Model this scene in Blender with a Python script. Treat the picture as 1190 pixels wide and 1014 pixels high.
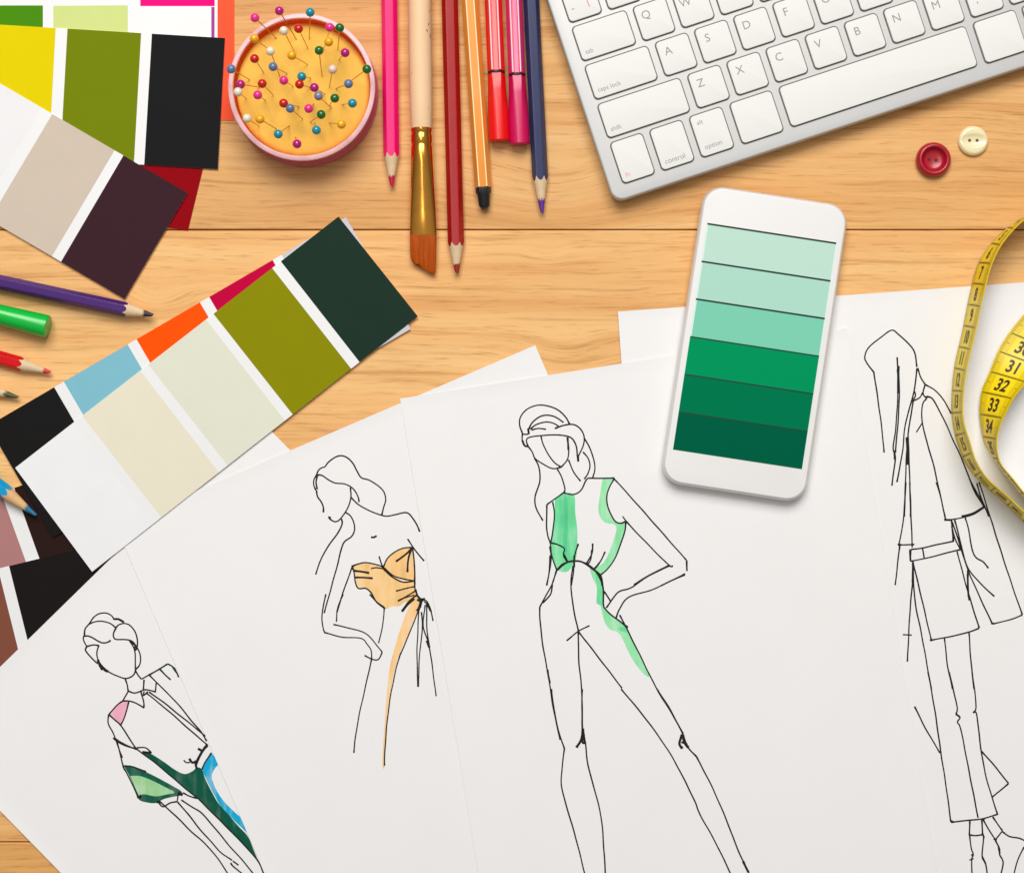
import bpy, bmesh, math, random
from mathutils import Vector, Matrix

# ------------------------------------------------------------------ camera, world, lights
SC = bpy.context.scene
for o in list(bpy.data.objects):
    bpy.data.objects.remove(o, do_unlink=True)
COL = SC.collection
H = 0.85                 # height of the lens above the table top
S = 0.0004               # metres of table per pixel of the photograph
CX, CY = 595.0, 507.0

cam_d = bpy.data.cameras.new('camera')
cam = bpy.data.objects.new('camera', cam_d)
COL.objects.link(cam)
cam.location = (0, 0, H)
cam.rotation_euler = (0, 0, 0)
cam_d.sensor_fit = 'HORIZONTAL'
cam_d.sensor_width = 36.0
cam_d.lens = 36.0 * H / (1190 * S)
cam_d.clip_start = 0.01
cam_d.clip_end = 20.0
SC.camera = cam

W = bpy.data.worlds.new('World')
SC.world = W
W.use_nodes = True
_nt = W.node_tree
_bg = _nt.nodes['Background']
_tc = _nt.nodes.new('ShaderNodeTexCoord')
_sx = _nt.nodes.new('ShaderNodeSeparateXYZ')
_mr = _nt.nodes.new('ShaderNodeMapRange')          # pale ceiling, darker walls of the studio
_mr.inputs['From Min'].default_value = 0.15
_mr.inputs['From Max'].default_value = 0.95
_mr.inputs['To Min'].default_value = 0.08
_mr.inputs['To Max'].default_value = 0.34
_nt.links.new(_tc.outputs['Generated'], _sx.inputs[0])
_nt.links.new(_sx.outputs['Z'], _mr.inputs['Value'])
_nt.links.new(_mr.outputs[0], _bg.inputs[1])
_bg.inputs[0].default_value = (1.0, 0.985, 0.965, 1)


def area(name, loc, target, sx, sy, power, col):
    d = bpy.data.lights.new(name, 'AREA')
    d.shape = 'RECTANGLE'
    d.size, d.size_y = sx, sy
    d.energy = power
    d.color = col
    o = bpy.data.objects.new(name, d)
    COL.objects.link(o)
    o.location = loc
    o.rotation_euler = (Vector(target) - Vector(loc)).to_track_quat('-Z', 'Y').to_euler()
    return o


area('softbox', (-0.02, 1.3, 1.8), (0.0, 0.0, 0.0), 1.5, 1.1, 43.5, (1.0, 0.99, 0.97))
area('added_strip_light', (-0.34, 0.55, 1.75), (-0.1, 0.1, 0.0), 0.16, 1.3, 5.0, (1.0, 0.985, 0.96))  # added lamp, gives the ferrule and pencil facets their glints

SC.view_settings.view_transform = 'Standard'
SC.view_settings.look = 'None'
SC.view_settings.exposure = 0.0
SC.view_settings.gamma = 1.0
SC.view_settings.use_curve_mapping = False

# ------------------------------------------------------------------ helpers


def P(px, py, z=0.0):
    """point at height z that stands where the photograph shows pixel (px, py)"""
    k = S * (H - z) / H
    return Vector(((px - CX) * k, (CY - py) * k, z))


def lin(c):
    out = []
    for v in c:
        v /= 255.0
        out.append(v / 12.92 if v <= 0.04045 else ((v + 0.055) / 1.055) ** 2.4)
    return tuple(out)


MATS = {}


def mat(name, rgb, rough=0.5, metal=0.0, spec=0.5, coat=0.0, var=0.0, vscale=60.0, bump=0.0, bscale=900.0,
        stretch=(1, 1, 1), sss=0.0):
    key = name
    if key in MATS:
        return MATS[key]
    m = bpy.data.materials.new(name)
    m.use_nodes = True
    nt = m.node_tree
    b = nt.nodes['Principled BSDF']
    c = lin(rgb)
    b.inputs['Base Color'].default_value = (*c, 1)
    b.inputs['Roughness'].default_value = rough
    b.inputs['Metallic'].default_value = metal
    b.inputs['Specular IOR Level'].default_value = spec
    b.inputs['Coat Weight'].default_value = coat
    b.inputs['Coat Roughness'].default_value = 0.08
    if sss:
        b.inputs['Subsurface Weight'].default_value = sss
        b.inputs['Subsurface Radius'].default_value = (0.004, 0.002, 0.0012)
        b.inputs['Subsurface Scale'].default_value = 1.0
    geo = None
    if var or bump:
        geo = nt.nodes.new('ShaderNodeTexCoord')
        mp = nt.nodes.new('ShaderNodeMapping')
        mp.inputs['Scale'].default_value = stretch
        nt.links.new(geo.outputs['Object'], mp.inputs['Vector'])
    if var:
        n = nt.nodes.new('ShaderNodeTexNoise')
        n.inputs['Scale'].default_value = vscale
        n.inputs['Detail'].default_value = 5
        n.inputs['Roughness'].default_value = 0.6
        nt.links.new(mp.outputs[0], n.inputs['Vector'])
        r = nt.nodes.new('ShaderNodeMapRange')
        r.inputs['From Min'].default_value = 0.3
        r.inputs['From Max'].default_value = 0.7
        r.inputs['To Min'].default_value = 1 - var
        r.inputs['To Max'].default_value = 1 + var
        nt.links.new(n.outputs['Fac'], r.inputs['Value'])
        vm = nt.nodes.new('ShaderNodeVectorMath')
        vm.operation = 'SCALE'
        vm.inputs[0].default_value = c
        nt.links.new(r.outputs[0], vm.inputs['Scale'])
        nt.links.new(vm.outputs[0], b.inputs['Base Color'])
    if bump:
        n2 = nt.nodes.new('ShaderNodeTexNoise')
        n2.inputs['Scale'].default_value = bscale
        n2.inputs['Detail'].default_value = 3
        nt.links.new(mp.outputs[0], n2.inputs['Vector'])
        bp = nt.nodes.new('ShaderNodeBump')
        bp.inputs['Strength'].default_value = bump
        bp.inputs['Distance'].default_value = 0.0004
        nt.links.new(n2.outputs['Fac'], bp.inputs['Height'])
        nt.links.new(bp.outputs[0], b.inputs['Normal'])
    MATS[key] = m
    return m


ORG = {}


def obj(name, bm, mats, parent=None, origin=None, smooth=None):
    """link a bmesh given in world coordinates as one object"""
    if parent is not None:
        origin = ORG[parent.name]
    elif origin is None:
        origin = Vector((0, 0, 0))
    me = bpy.data.meshes.new(name)
    bmesh.ops.translate(bm, verts=bm.verts, vec=-Vector(origin))
    bm.normal_update()
    bm.to_mesh(me)
    bm.free()
    if not isinstance(mats, (list, tuple)):
        mats = [mats]
    for m in mats:
        me.materials.append(m)
    if smooth is not None:
        me.polygons.foreach_set('use_smooth', [True] * len(me.polygons))
        me.set_sharp_from_angle(angle=math.radians(smooth))
    o = bpy.data.objects.new(name, me)
    COL.objects.link(o)
    if parent is not None:
        o.parent = parent
    else:
        o.location = origin
    ORG[o.name] = Vector(origin)
    return o


def tag(o, label, cat, group=None):
    o['label'] = label
    o['category'] = cat
    if group:
        o['group'] = group
    return o


def empty(name, loc, label, cat, group=None):
    o = bpy.data.objects.new(name, None)
    o.empty_display_size = 0.01
    COL.objects.link(o)
    o.location = loc
    ORG[o.name] = Vector(loc)
    return tag(o, label, cat, group)


def poly_slab(bm, pts, z0, z1, mi=0, world=False):
    """straight-sided slab over a polygon given in photograph pixels"""
    pts = [(p.x, p.y) if world else tuple(P(p[0], p[1], z1))[:2] for p in pts]
    a = sum(pts[i][0] * pts[(i + 1) % len(pts)][1] - pts[(i + 1) % len(pts)][0] * pts[i][1] for i in range(len(pts)))
    if a < 0:
        pts = pts[::-1]
    top = [bm.verts.new((x, y, z1)) for x, y in pts]
    bot = [bm.verts.new((x, y, z0)) for x, y in pts]
    fs = [bm.faces.new(top), bm.faces.new(bot[::-1])]
    n = len(pts)
    for i in range(n):
        j = (i + 1) % n
        fs.append(bm.faces.new((bot[i], bot[j], top[j], top[i])))
    for f in fs:
        f.material_index = mi
    bmesh.ops.triangulate(bm, faces=fs[:2])
    return fs


def centre(pts, z=0.0):
    return P(sum(p[0] for p in pts) / len(pts), sum(p[1] for p in pts) / len(pts), z)


def catmull(pts, n=7):
    if len(pts) < 3:
        return [Vector(p) for p in pts]
    ps = [Vector(p) for p in pts]
    ps = [ps[0] * 2 - ps[1]] + ps + [ps[-1] * 2 - ps[-2]]
    out = []
    for i in range(1, len(ps) - 2):
        p0, p1, p2, p3 = ps[i - 1:i + 3]
        for k in range(n):
            t = k / n
            out.append(0.5 * ((2 * p1) + (p2 - p0) * t + (2 * p0 - 5 * p1 + 4 * p2 - p3) * t * t
                              + (3 * p1 - p0 - 3 * p2 + p3) * t ** 3))
    out.append(ps[-2])
    return out


def resample(pts, step):
    out = [pts[0]]
    acc = 0
    for a, b in zip(pts, pts[1:]):
        L = (b - a).length
        if L < 1e-9:
            continue
        d = step - acc
        while d <= L:
            out.append(a + (b - a) * (d / L))
            d += step
        acc = (acc + L) % step if L + acc >= step else acc + L
    out.append(pts[-1])
    return out


rng = random.Random(7)


def ribbon(bm, pts, w, z, jitter=True):
    """hand-drawn pen line: a narrow flat ribbon along points in pixels, width w pixels"""
    c = catmull(pts)
    c = resample(c, 2.0)
    if len(c) < 2:
        return
    n = len(c)
    ph = rng.uniform(0, 6.28)
    L, R = [], []
    for i, p in enumerate(c):
        a = c[max(0, i - 1)]
        b = c[min(n - 1, i + 1)]
        d = (b - a)
        if d.length < 1e-9:
            d = Vector((1, 0))
        d.normalize()
        q = Vector((-d.y, d.x))
        e = min(i, n - 1 - i)
        k = (1.12, 1.22, 1.1)[e] if (e < 3 and n > 8) else 1.0
        if jitter:
            k *= 1 + 0.07 * math.sin(i * 0.11 + ph) + rng.uniform(-0.05, 0.05)
            p = p + q * 0.14 * math.sin(i * 0.37 + ph * 2)
        L.append(bm.verts.new(P(*(p + q * w * k / 2), z)))
        R.append(bm.verts.new(P(*(p - q * w * k / 2), z)))
    for i in range(n - 1):
        f = bm.faces.new((R[i], R[i + 1], L[i + 1], L[i]))
        f.normal_update()
        if f.normal.z < 0:
            f.normal_flip()


def fill(bm, pts, z, mi=0):
    c = resample(catmull(list(pts) + [pts[0]], 5), 2.0)[:-1]
    vs = [bm.verts.new(P(p.x, p.y, z)) for p in c]
    f = bm.faces.new(vs)
    f.normal_update()
    if f.normal.z < 0:
        f.normal_flip()
    f.material_index = mi
    bmesh.ops.triangulate(bm, faces=[f])


def loft(bm, p0, t, stations, n=36, mi=0, cap=True, shear=0.0, side=None):
    """sweep along t: stations (s, half width, half height, hexness[, lift])"""
    t = Vector(t).normalized()
    up = Vector((0, 0, 1))
    side = Vector((-t.y, t.x, 0)).normalized() if side is None else side
    up = t.cross(side)
    if up.z < 0:
        up = -up
    rings = []
    for k, st in enumerate(stations):
        s, rs, ru, hx = st[:4]
        lift = st[4] if len(st) > 4 else 0.0
        ring = []
        for i in range(n):
            a = 2 * math.pi * i / n
            hf = math.cos(math.pi / 6) / math.cos(((a % (math.pi / 3)) - math.pi / 6))
            f = 1 + (hf - 1) * hx
            sd = math.cos(a) * f * rs
            ring.append(bm.verts.new(p0 + t * (s + (shear * sd if k == len(stations) - 1 else 0)) + side * sd
                                     + up * (math.sin(a) * f * ru + lift)))
        rings.append(ring)
    fs = []
    for a, b in zip(rings, rings[1:]):
        for i in range(n):
            j = (i + 1) % n
            fs.append(bm.faces.new((a[i], a[j], b[j], b[i])))
    if cap:
        fs.append(bm.faces.new(rings[0]))
        fs.append(bm.faces.new(rings[-1]))
    for f in fs:
        f.material_index = mi
    bmesh.ops.recalc_face_normals(bm, faces=fs)
    return rings


def lathe(bm, c, prof, n=64, mi=0):
    rings = []
    for r, z in prof:
        if r < 1e-7:
            rings.append([bm.verts.new(c + Vector((0, 0, z)))])
        else:
            rings.append([bm.verts.new(c + Vector((r * math.cos(6.283185307 * i / n), r * math.sin(6.283185307 * i / n), z)))
                          for i in range(n)])
    fs = []
    for a, b in zip(rings, rings[1:]):
        for i in range(n):
            j = (i + 1) % n
            if len(a) == 1:
                fs.append(bm.faces.new((a[0], b[i], b[j])))
            elif len(b) == 1:
                fs.append(bm.faces.new((a[i], a[j], b[0])))
            else:
                fs.append(bm.faces.new((a[i], a[j], b[j], b[i])))
    for f in fs:
        f.material_index = mi
    bmesh.ops.recalc_face_normals(bm, faces=fs)


_txt = {}


def text_verts(s, size, bold=0.0, cut=0.0):
    """flat outline of a word: vertices and faces, centred on its own middle"""
    key = (s, size, bold, cut)
    if key not in _txt:
        cu = bpy.data.curves.new('lettering', 'FONT')
        cu.body = s
        cu.size = size
        cu.resolution_u = 4
        cu.offset = bold
        o = bpy.data.objects.new('lettering', cu)
        COL.objects.link(o)
        dg = bpy.context.evaluated_depsgraph_get()
        me = bpy.data.meshes.new_from_object(o.evaluated_get(dg))
        if cut:
            tb_ = bmesh.new()
            tb_.from_mesh(me)
            bmesh.ops.triangulate(tb_, faces=tb_.faces)
            for _ in range(4):
                le = [e for e in tb_.edges if e.calc_length() > cut]
                if not le:
                    break
                bmesh.ops.subdivide_edges(tb_, edges=le, cuts=1)
                bmesh.ops.triangulate(tb_, faces=[f for f in tb_.faces if len(f.verts) > 3])
            tb_.to_mesh(me)
            tb_.free()
        vs = [v.co.copy() for v in me.vertices]
        fs = [list(p.vertices) for p in me.polygons]
        bpy.data.objects.remove(o, do_unlink=True)
        bpy.data.curves.remove(cu)
        bpy.data.meshes.remove(me)
        x0, x1 = min(v.x for v in vs), max(v.x for v in vs)
        y0, y1 = min(v.y for v in vs), max(v.y for v in vs)
        vs = [Vector((v.x - (x0 + x1) / 2, v.y - (y0 + y1) / 2, 0)) for v in vs]
        _txt[key] = (vs, fs, x1 - x0, y1 - y0)
    return _txt[key]


def add_text(bm, s, size, fn, bold=0.0, cut=0.0):
    vs, fs, w, h = text_verts(s, size, bold, cut)
    nv = [bm.verts.new(fn(v, w, h)) for v in vs]
    for f in fs:
        try:
            bm.faces.new([nv[i] for i in f])
        except ValueError:
            pass


# ------------------------------------------------------------------ table top
def wood(name, seed, light, mid, dark, fine=1.0, swirl=0.0, knots=()):
    m = bpy.data.materials.new(name)
    m.use_nodes = True
    nt = m.node_tree
    N, L = nt.nodes, nt.links
    b = N['Principled BSDF']
    tc = N.new('ShaderNodeTexCoord')
    ad = N.new('ShaderNodeVectorMath')
    ad.operation = 'ADD'
    ad.inputs[1].default_value = (seed * 3.1, seed * 1.7, seed)
    L.new(tc.outputs['Object'], ad.inputs[0])
    # slow warp so that the figure of the grain wanders
    wn = N.new('ShaderNodeTexNoise')
    wn.inputs['Scale'].default_value = 7.0
    wn.inputs['Detail'].default_value = 2
    L.new(ad.outputs[0], wn.inputs['Vector'])
    ws = N.new('ShaderNodeVectorMath')
    ws.operation = 'MULTIPLY_ADD'
    ws.inputs[1].default_value = (0.0, 0.009 + swirl, 0.0)
    L.new(wn.outputs['Color'], ws.inputs[0])
    L.new(ad.outputs[0], ws.inputs[2])
    src = ws.outputs[0]
    # knots push the lines apart around them
    for (kx, ky, kr, ka) in knots:
        sub = N.new('ShaderNodeVectorMath')
        sub.operation = 'SUBTRACT'
        sub.inputs[1].default_value = (kx, ky, 0)
        L.new(tc.outputs['Object'], sub.inputs[0])
        mu = N.new('ShaderNodeVectorMath')
        mu.operation = 'MULTIPLY'
        mu.inputs[1].default_value = (0.55 / kr, 1.0 / kr, 0)
        L.new(sub.outputs[0], mu.inputs[0])
        dt = N.new('ShaderNodeVectorMath')
        dt.operation = 'DOT_PRODUCT'
        L.new(mu.outputs[0], dt.inputs[0])
        L.new(mu.outputs[0], dt.inputs[1])
        ng = N.new('ShaderNodeMath')
        ng.operation = 'MULTIPLY'
        ng.inputs[1].default_value = -1
        L.new(dt.outputs['Value'], ng.inputs[0])
        ex = N.new('ShaderNodeMath')
        ex.operation = 'EXPONENT'
        L.new(ng.outputs[0], ex.inputs[0])
        sc = N.new('ShaderNodeVectorMath')
        sc.operation = 'SCALE'
        sc.inputs[0].default_value = (0, ka, 0)
        L.new(ex.outputs[0], sc.inputs['Scale'])
        a2 = N.new('ShaderNodeVectorMath')
        a2.operation = 'ADD'
        L.new(src, a2.inputs[0])
        L.new(sc.outputs[0], a2.inputs[1])
        src = a2.outputs[0]

    def streak(sx, sy, detail, rough):
        mp = N.new('ShaderNodeMapping')
        mp.inputs['Scale'].default_value = (sx, sy, 1)
        L.new(src, mp.inputs['Vector'])
        n = N.new('ShaderNodeTexNoise')
        n.inputs['Scale'].default_value = 1.0
        n.inputs['Detail'].default_value = detail
        n.inputs['Roughness'].default_value = rough
        L.new(mp.outputs[0], n.inputs['Vector'])
        return n.outputs['Fac']

    def ramp(fac, stops):
        r = N.new('ShaderNodeValToRGB')
        e = r.color_ramp.elements
        e[0].position, e[0].color = stops[0][0], (*stops[0][1], 1)
        e[1].position, e[1].color = stops[-1][0], (*stops[-1][1], 1)
        for p, c in stops[1:-1]:
            q = e.new(p)
            q.color = (*c, 1)
        L.new(fac, r.inputs[0])
        return r.outputs[0]

    def mul(a, bb, f=1.0):
        x = N.new('ShaderNodeMix')
        x.data_type = 'RGBA'
        x.blend_type = 'MULTIPLY'
        x.inputs['Factor'].default_value = f
        L.new(a, x.inputs[6])
        L.new(bb, x.inputs[7])
        return x.outputs[2]

    base = ramp(streak(4, 90, 4, 0.62), [(0.25, lin(dark)), (0.48, lin(mid)), (0.72, lin(light))])
    lines = ramp(streak(11, 420 * fine, 4, 0.72), [(0.33, (0.68, 0.55, 0.40)), (0.45, (0.97, 0.955, 0.93)), (0.7, (1.05, 1.05, 1.05))])
    pores = ramp(streak(75, 1300, 2, 0.55), [(0.27, (0.66, 0.54, 0.42)), (0.41, (1, 1, 1)), (0.8, (1.03, 1.03, 1.03))])
    tone = ramp(streak(3.5, 9, 2, 0.5), [(0.3, (0.90, 0.87, 0.82)), (0.7, (1.06, 1.07, 1.08))])
    rare = ramp(streak(7, 130, 2, 0.5), [(0.22, (0.72, 0.58, 0.42)), (0.30, (1, 1, 1)), (0.9, (1, 1, 1))])
    c = mul(mul(mul(mul(base, lines, 0.75), pores, 0.7), tone, 0.8), rare, 0.6)
    L.new(c, b.inputs['Base Color'])
    b.inputs['Roughness'].default_value = 0.52
    b.inputs['Specular IOR Level'].default_value = 0.3
    bp = N.new('ShaderNodeBump')
    bp.inputs['Strength'].default_value = 0.25
    bp.inputs['Distance'].default_value = 0.0002
    L.new(streak(30, 900, 3, 0.6), bp.inputs['Height'])
    L.new(bp.outputs[0], b.inputs['Normal'])
    return m


def kn(px, py, r, a):
    p = P(px, py)
    return (p.x, p.y, r, a)


wood_mats = [
    wood('oak_upper', 1.3, (238, 192, 130), (226, 170, 104), (202, 143, 78), 1.25, 0.006,
         [kn(640, 225, 0.022, 0.014)]),
    wood('oak_middle', 4.7, (247, 200, 136), (240, 185, 118), (224, 162, 94), 0.75, 0.0,
         [kn(181, 352, 0.010, 0.008), kn(634, 298, 0.005, 0.003), kn(660, 420, 0.014, 0.008)]),
    wood('oak_lower', 8.2, (238, 186, 120), (226, 168, 98), (206, 142, 74), 0.9, 0.01),
]
bm = bmesh.new()
joints = [-430, -88.5, 267, 978, 1330, 1700]
for i in range(len(joints) - 1):
    y1 = (CY - joints[i]) * S - 0.00022
    y0 = (CY - joints[i + 1]) * S + 0.00022
    v = [bm.verts.new((sx * 0.75, y, z)) for z in (-0.03, 0.0) for sx, y in ((-1, y0), (1, y0), (1, y1), (-1, y1))]
    fs = [bm.faces.new([v[k] for k in q]) for q in
          ((3, 2, 1, 0), (4, 5, 6, 7), (0, 1, 5, 4), (1, 2, 6, 5), (2, 3, 7, 6), (3, 0, 4, 7))]
    for f in fs:
        f.material_index = (0, 0, 1, 2, 2)[i]
    ed = [e for e in bm.edges if e.verts[0] in v and e.verts[1] in v and abs(e.verts[0].co.z) < 1e-6 and abs(e.verts[1].co.z) < 1e-6]
    bmesh.ops.bevel(bm, geom=ed, offset=0.0005, segments=2, affect='EDGES', profile=0.5)
top = obj('tabletop', bm, wood_mats)
top['kind'] = 'structure'
bm = bmesh.new()
v = [bm.verts.new((sx * 0.75, sy, -0.0305)) for sx, sy in ((-1, -0.5), (1, -0.5), (1, 0.4), (-1, 0.4))]
bm.faces.new(v)
o = obj('tabletop_underlay', bm, mat('groove_dark', (92, 58, 30), 0.9))
o['kind'] = 'structure'

# ------------------------------------------------------------------ swatch cards
card_white = mat('card_white', (237, 236, 235), 0.45, var=0.012, vscale=40, bump=0.03, bscale=700)
GC = 'colour swatch cards on the table'


def ink(rgb, name):
    return mat('print_' + name, rgb, 0.6, spec=0.05, var=0.015, vscale=60, bump=0.03, bscale=800)


def snap(q, outline):
    """a printed patch that ends at the edge of its card ends exactly there"""
    q = Vector(q)
    for _ in range(2):
        for i in range(len(outline)):
            a_, b_ = Vector(outline[i]), Vector(outline[(i + 1) % len(outline)])
            d_ = (b_ - a_).normalized()
            n_ = Vector((-d_.y, d_.x))
            h_ = (q - a_).dot(n_)
            if abs(h_) < 1.4:
                q = q - n_ * h_
    return q.x, q.y


def card(outline, z0, z1, patches, label, edge=None):
    bm = bmesh.new()
    poly_slab(bm, outline, z0, z1)
    c = obj('swatch_card', bm, edge or card_white, origin=centre(outline))
    tag(c, label, 'swatch card', GC)
    for (pts, rgb, nm) in patches:
        bm = bmesh.new()
        pts = [snap(q, outline) for q in pts]
        vs = [bm.verts.new(P(x, y, z1 + 0.00003)) for x, y in pts]
        f = bm.faces.new(vs)
        f.normal_update()
        if f.normal.z < 0:
            f.normal_flip()
        obj('colour_patch', bm, ink(rgb, nm), c)
    return c


def quad_strip(tl, tr, down, t0, t1, h0=0.0, h1=1.0):
    tl, tr, down = Vector(tl), Vector(tr), Vector(down)
    a = tl + (tr - tl) * t0
    b = tl + (tr - tl) * t1
    return [tuple(a + down * h0), tuple(b + down * h0), tuple(b + down * h1), tuple(a + down * h1)]


mm = 0.001
card([(150, 188), (236.5, 194), (218.5, 268), (132, 256)], 0.05 * mm, 0.33 * mm,
     [([(150, 188.5), (235.2, 194.6), (217.4, 267), (132.5, 255.5)], (146, 2, 14), 'deep_red')],
     'dark red swatch card peeking out between the black patch and the plum card')
card([(190, -60), (272.5, -60), (272.3, 140), (192, 139)], 0.05 * mm, 0.33 * mm,
     [([(190.5, -59.5), (272.2, -59.5), (272, 139.6), (192.3, 138.6)], (250, 92, 58), 'orange_red')],
     'orange red swatch card tucked under the others beside the pin cushion')
card([(-40, -70), (252.8, -70), (252.8, 70), (-40, 70)], 0.4 * mm, 0.68 * mm,
     [([(-40, 6.6), (49.8, 6.6), (49.8, 69), (-40, 69)], (74, 140, 14), 'leaf_green'),
      ([(62, 7), (148.5, 6.5), (148.5, 69), (62, 69)], (210, 222, 138), 'lime'),
      ([(163, -69), (249.5, -69), (249.5, 7.4), (163, 7.4)], (240, 14, 128), 'hot_pink'),
      ([(245.6, 8.4), (249.3, 8.4), (249.3, 69), (245.6, 69)], (170, 70, 150), 'mauve')],
     'white swatch card with leaf green, lime and hot pink patches at the top edge')
card([(-45, 26.2), (261.4, 44.4), (253.2, 196.8), (-53, 178)], 0.75 * mm, 1.05 * mm,
     [([(-45, 26.4), (64.7, 33.0), (57, 177), (-53, 170)], (228, 206, 0), 'yellow'),
      ([(78.4, 33.9), (164, 39.0), (155.6, 190.5), (70, 185.4)], (116, 131, 6), 'olive_bright'),
      ([(176.5, 39.8), (261.1, 44.9), (253, 196.4), (167.6, 191.2)], (28, 28, 29), 'black')],
     'swatch card with yellow, olive and black patches beside the pin cushion')
card([(-80, 50.5), (217.9, 224.2), (145, 347.3), (-153, 173.5)], 1.1 * mm, 1.4 * mm,
     [([(-80, 50.9), (48, 125.4), (-25, 248), (-152.5, 173.5)], (237, 235, 236), 'cool_white'),
      ([(60.6, 132.9), (133, 175), (60.2, 298), (-12.4, 255.5)], (208, 192, 175), 'beige'),
      ([(143.2, 181.2), (217.2, 224.3), (144.7, 346.7), (71, 303.9)], (60, 34, 42), 'plum')],
     'swatch card with white, beige and dark plum patches above the purple pencil')
card([(-70, 598), (110, 533), (161, 676), (-19, 741)], 0.05 * mm, 0.3 * mm,
     [([(-69, 598.4), (1.5, 573), (52.5, 714.5), (-18.5, 740)], (176, 124, 122), 'dusty_pink'),
      ([(16.6, 567.3), (109.7, 533.6), (160.3, 675.7), (67.5, 709.3)], (44, 26, 23), 'dark_brown')],
     'swatch card with dusty pink and dark brown patches under the blue pencil tip')
card([(-70, 677), (130, 628), (167, 776), (-33, 825)], 0.33 * mm, 0.58 * mm,
     [([(-69.6, 677.3), (-2.2, 660.8), (34.5, 808), (-32.8, 824.5)], (130, 78, 62), 'brown'),
      ([(10.6, 657.7), (129.8, 628.5), (166.6, 775.5), (47.3, 804.8)], (29, 24, 24), 'brown_black')],
     'swatch card with brown and black patches half under the bottom left sketch')

# ------------------------------------------------------------------ sheets of paper with the sketches
paper = mat('paper', (241, 239, 238), 0.75, spec=0.2, var=0.01, vscale=25, bump=0.05, bscale=1500)
pen_ink = mat('pen_ink', (34, 31, 31), 0.6, spec=0.15, var=0.45, vscale=260)
GS = 'sheets of white paper with fashion sketches'


def tr(ox, oy, s, pts):
    return [(ox + x / s, oy + y / s) for x, y in pts]


SHEETS = {}


def marker_mat(nm, rgb):
    """felt pen colour soaked unevenly into white paper"""
    key = 'marker_' + nm
    if key in MATS:
        return MATS[key]
    m = mat(key, rgb, 0.7, spec=0.15)
    nt = m.node_tree
    b = nt.nodes['Principled BSDF']
    tc = nt.nodes.new('ShaderNodeTexCoord')
    mp = nt.nodes.new('ShaderNodeMapping')
    mp.inputs['Rotation'].default_value = (0, 0, rng.uniform(-.5, .5))
    mp.inputs['Scale'].default_value = (330, 45, 1)
    n1 = nt.nodes.new('ShaderNodeTexNoise')
    n1.inputs['Scale'].default_value = 1
    n1.inputs['Detail'].default_value = 3
    n2 = nt.nodes.new('ShaderNodeTexNoise')
    n2.inputs['Scale'].default_value = 75
    n2.inputs['Detail'].default_value = 4
    ad = nt.nodes.new('ShaderNodeMath')
    ad.operation = 'ADD'
    rp = nt.nodes.new('ShaderNodeValToRGB')
    c = lin(rgb)
    lum = sum(c) / 3
    k = 0.42 if lum > 0.3 else 0.10
    e = rp.color_ramp.elements
    e[0].position, e[0].color = 0.36, (*[v * 0.86 for v in c], 1)
    e[1].position, e[1].color = 0.68, (*[v + (0.84 - v) * k for v in c], 1)
    q = e.new(0.5)
    q.color = (*c, 1)
    hf = nt.nodes.new('ShaderNodeMath')
    hf.operation = 'MULTIPLY'
    hf.inputs[1].default_value = 0.5
    L = nt.links
    L.new(tc.outputs['Object'], mp.inputs['Vector'])
    L.new(mp.outputs[0], n1.inputs['Vector'])
    L.new(tc.outputs['Object'], n2.inputs['Vector'])
    L.new(n1.outputs['Fac'], ad.inputs[0])
    L.new(n2.outputs['Fac'], ad.inputs[1])
    L.new(ad.outputs[0], hf.inputs[0])
    L.new(hf.outputs[0], rp.inputs[0])
    L.new(rp.outputs[0], b.inputs['Base Color'])
    return m



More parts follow.
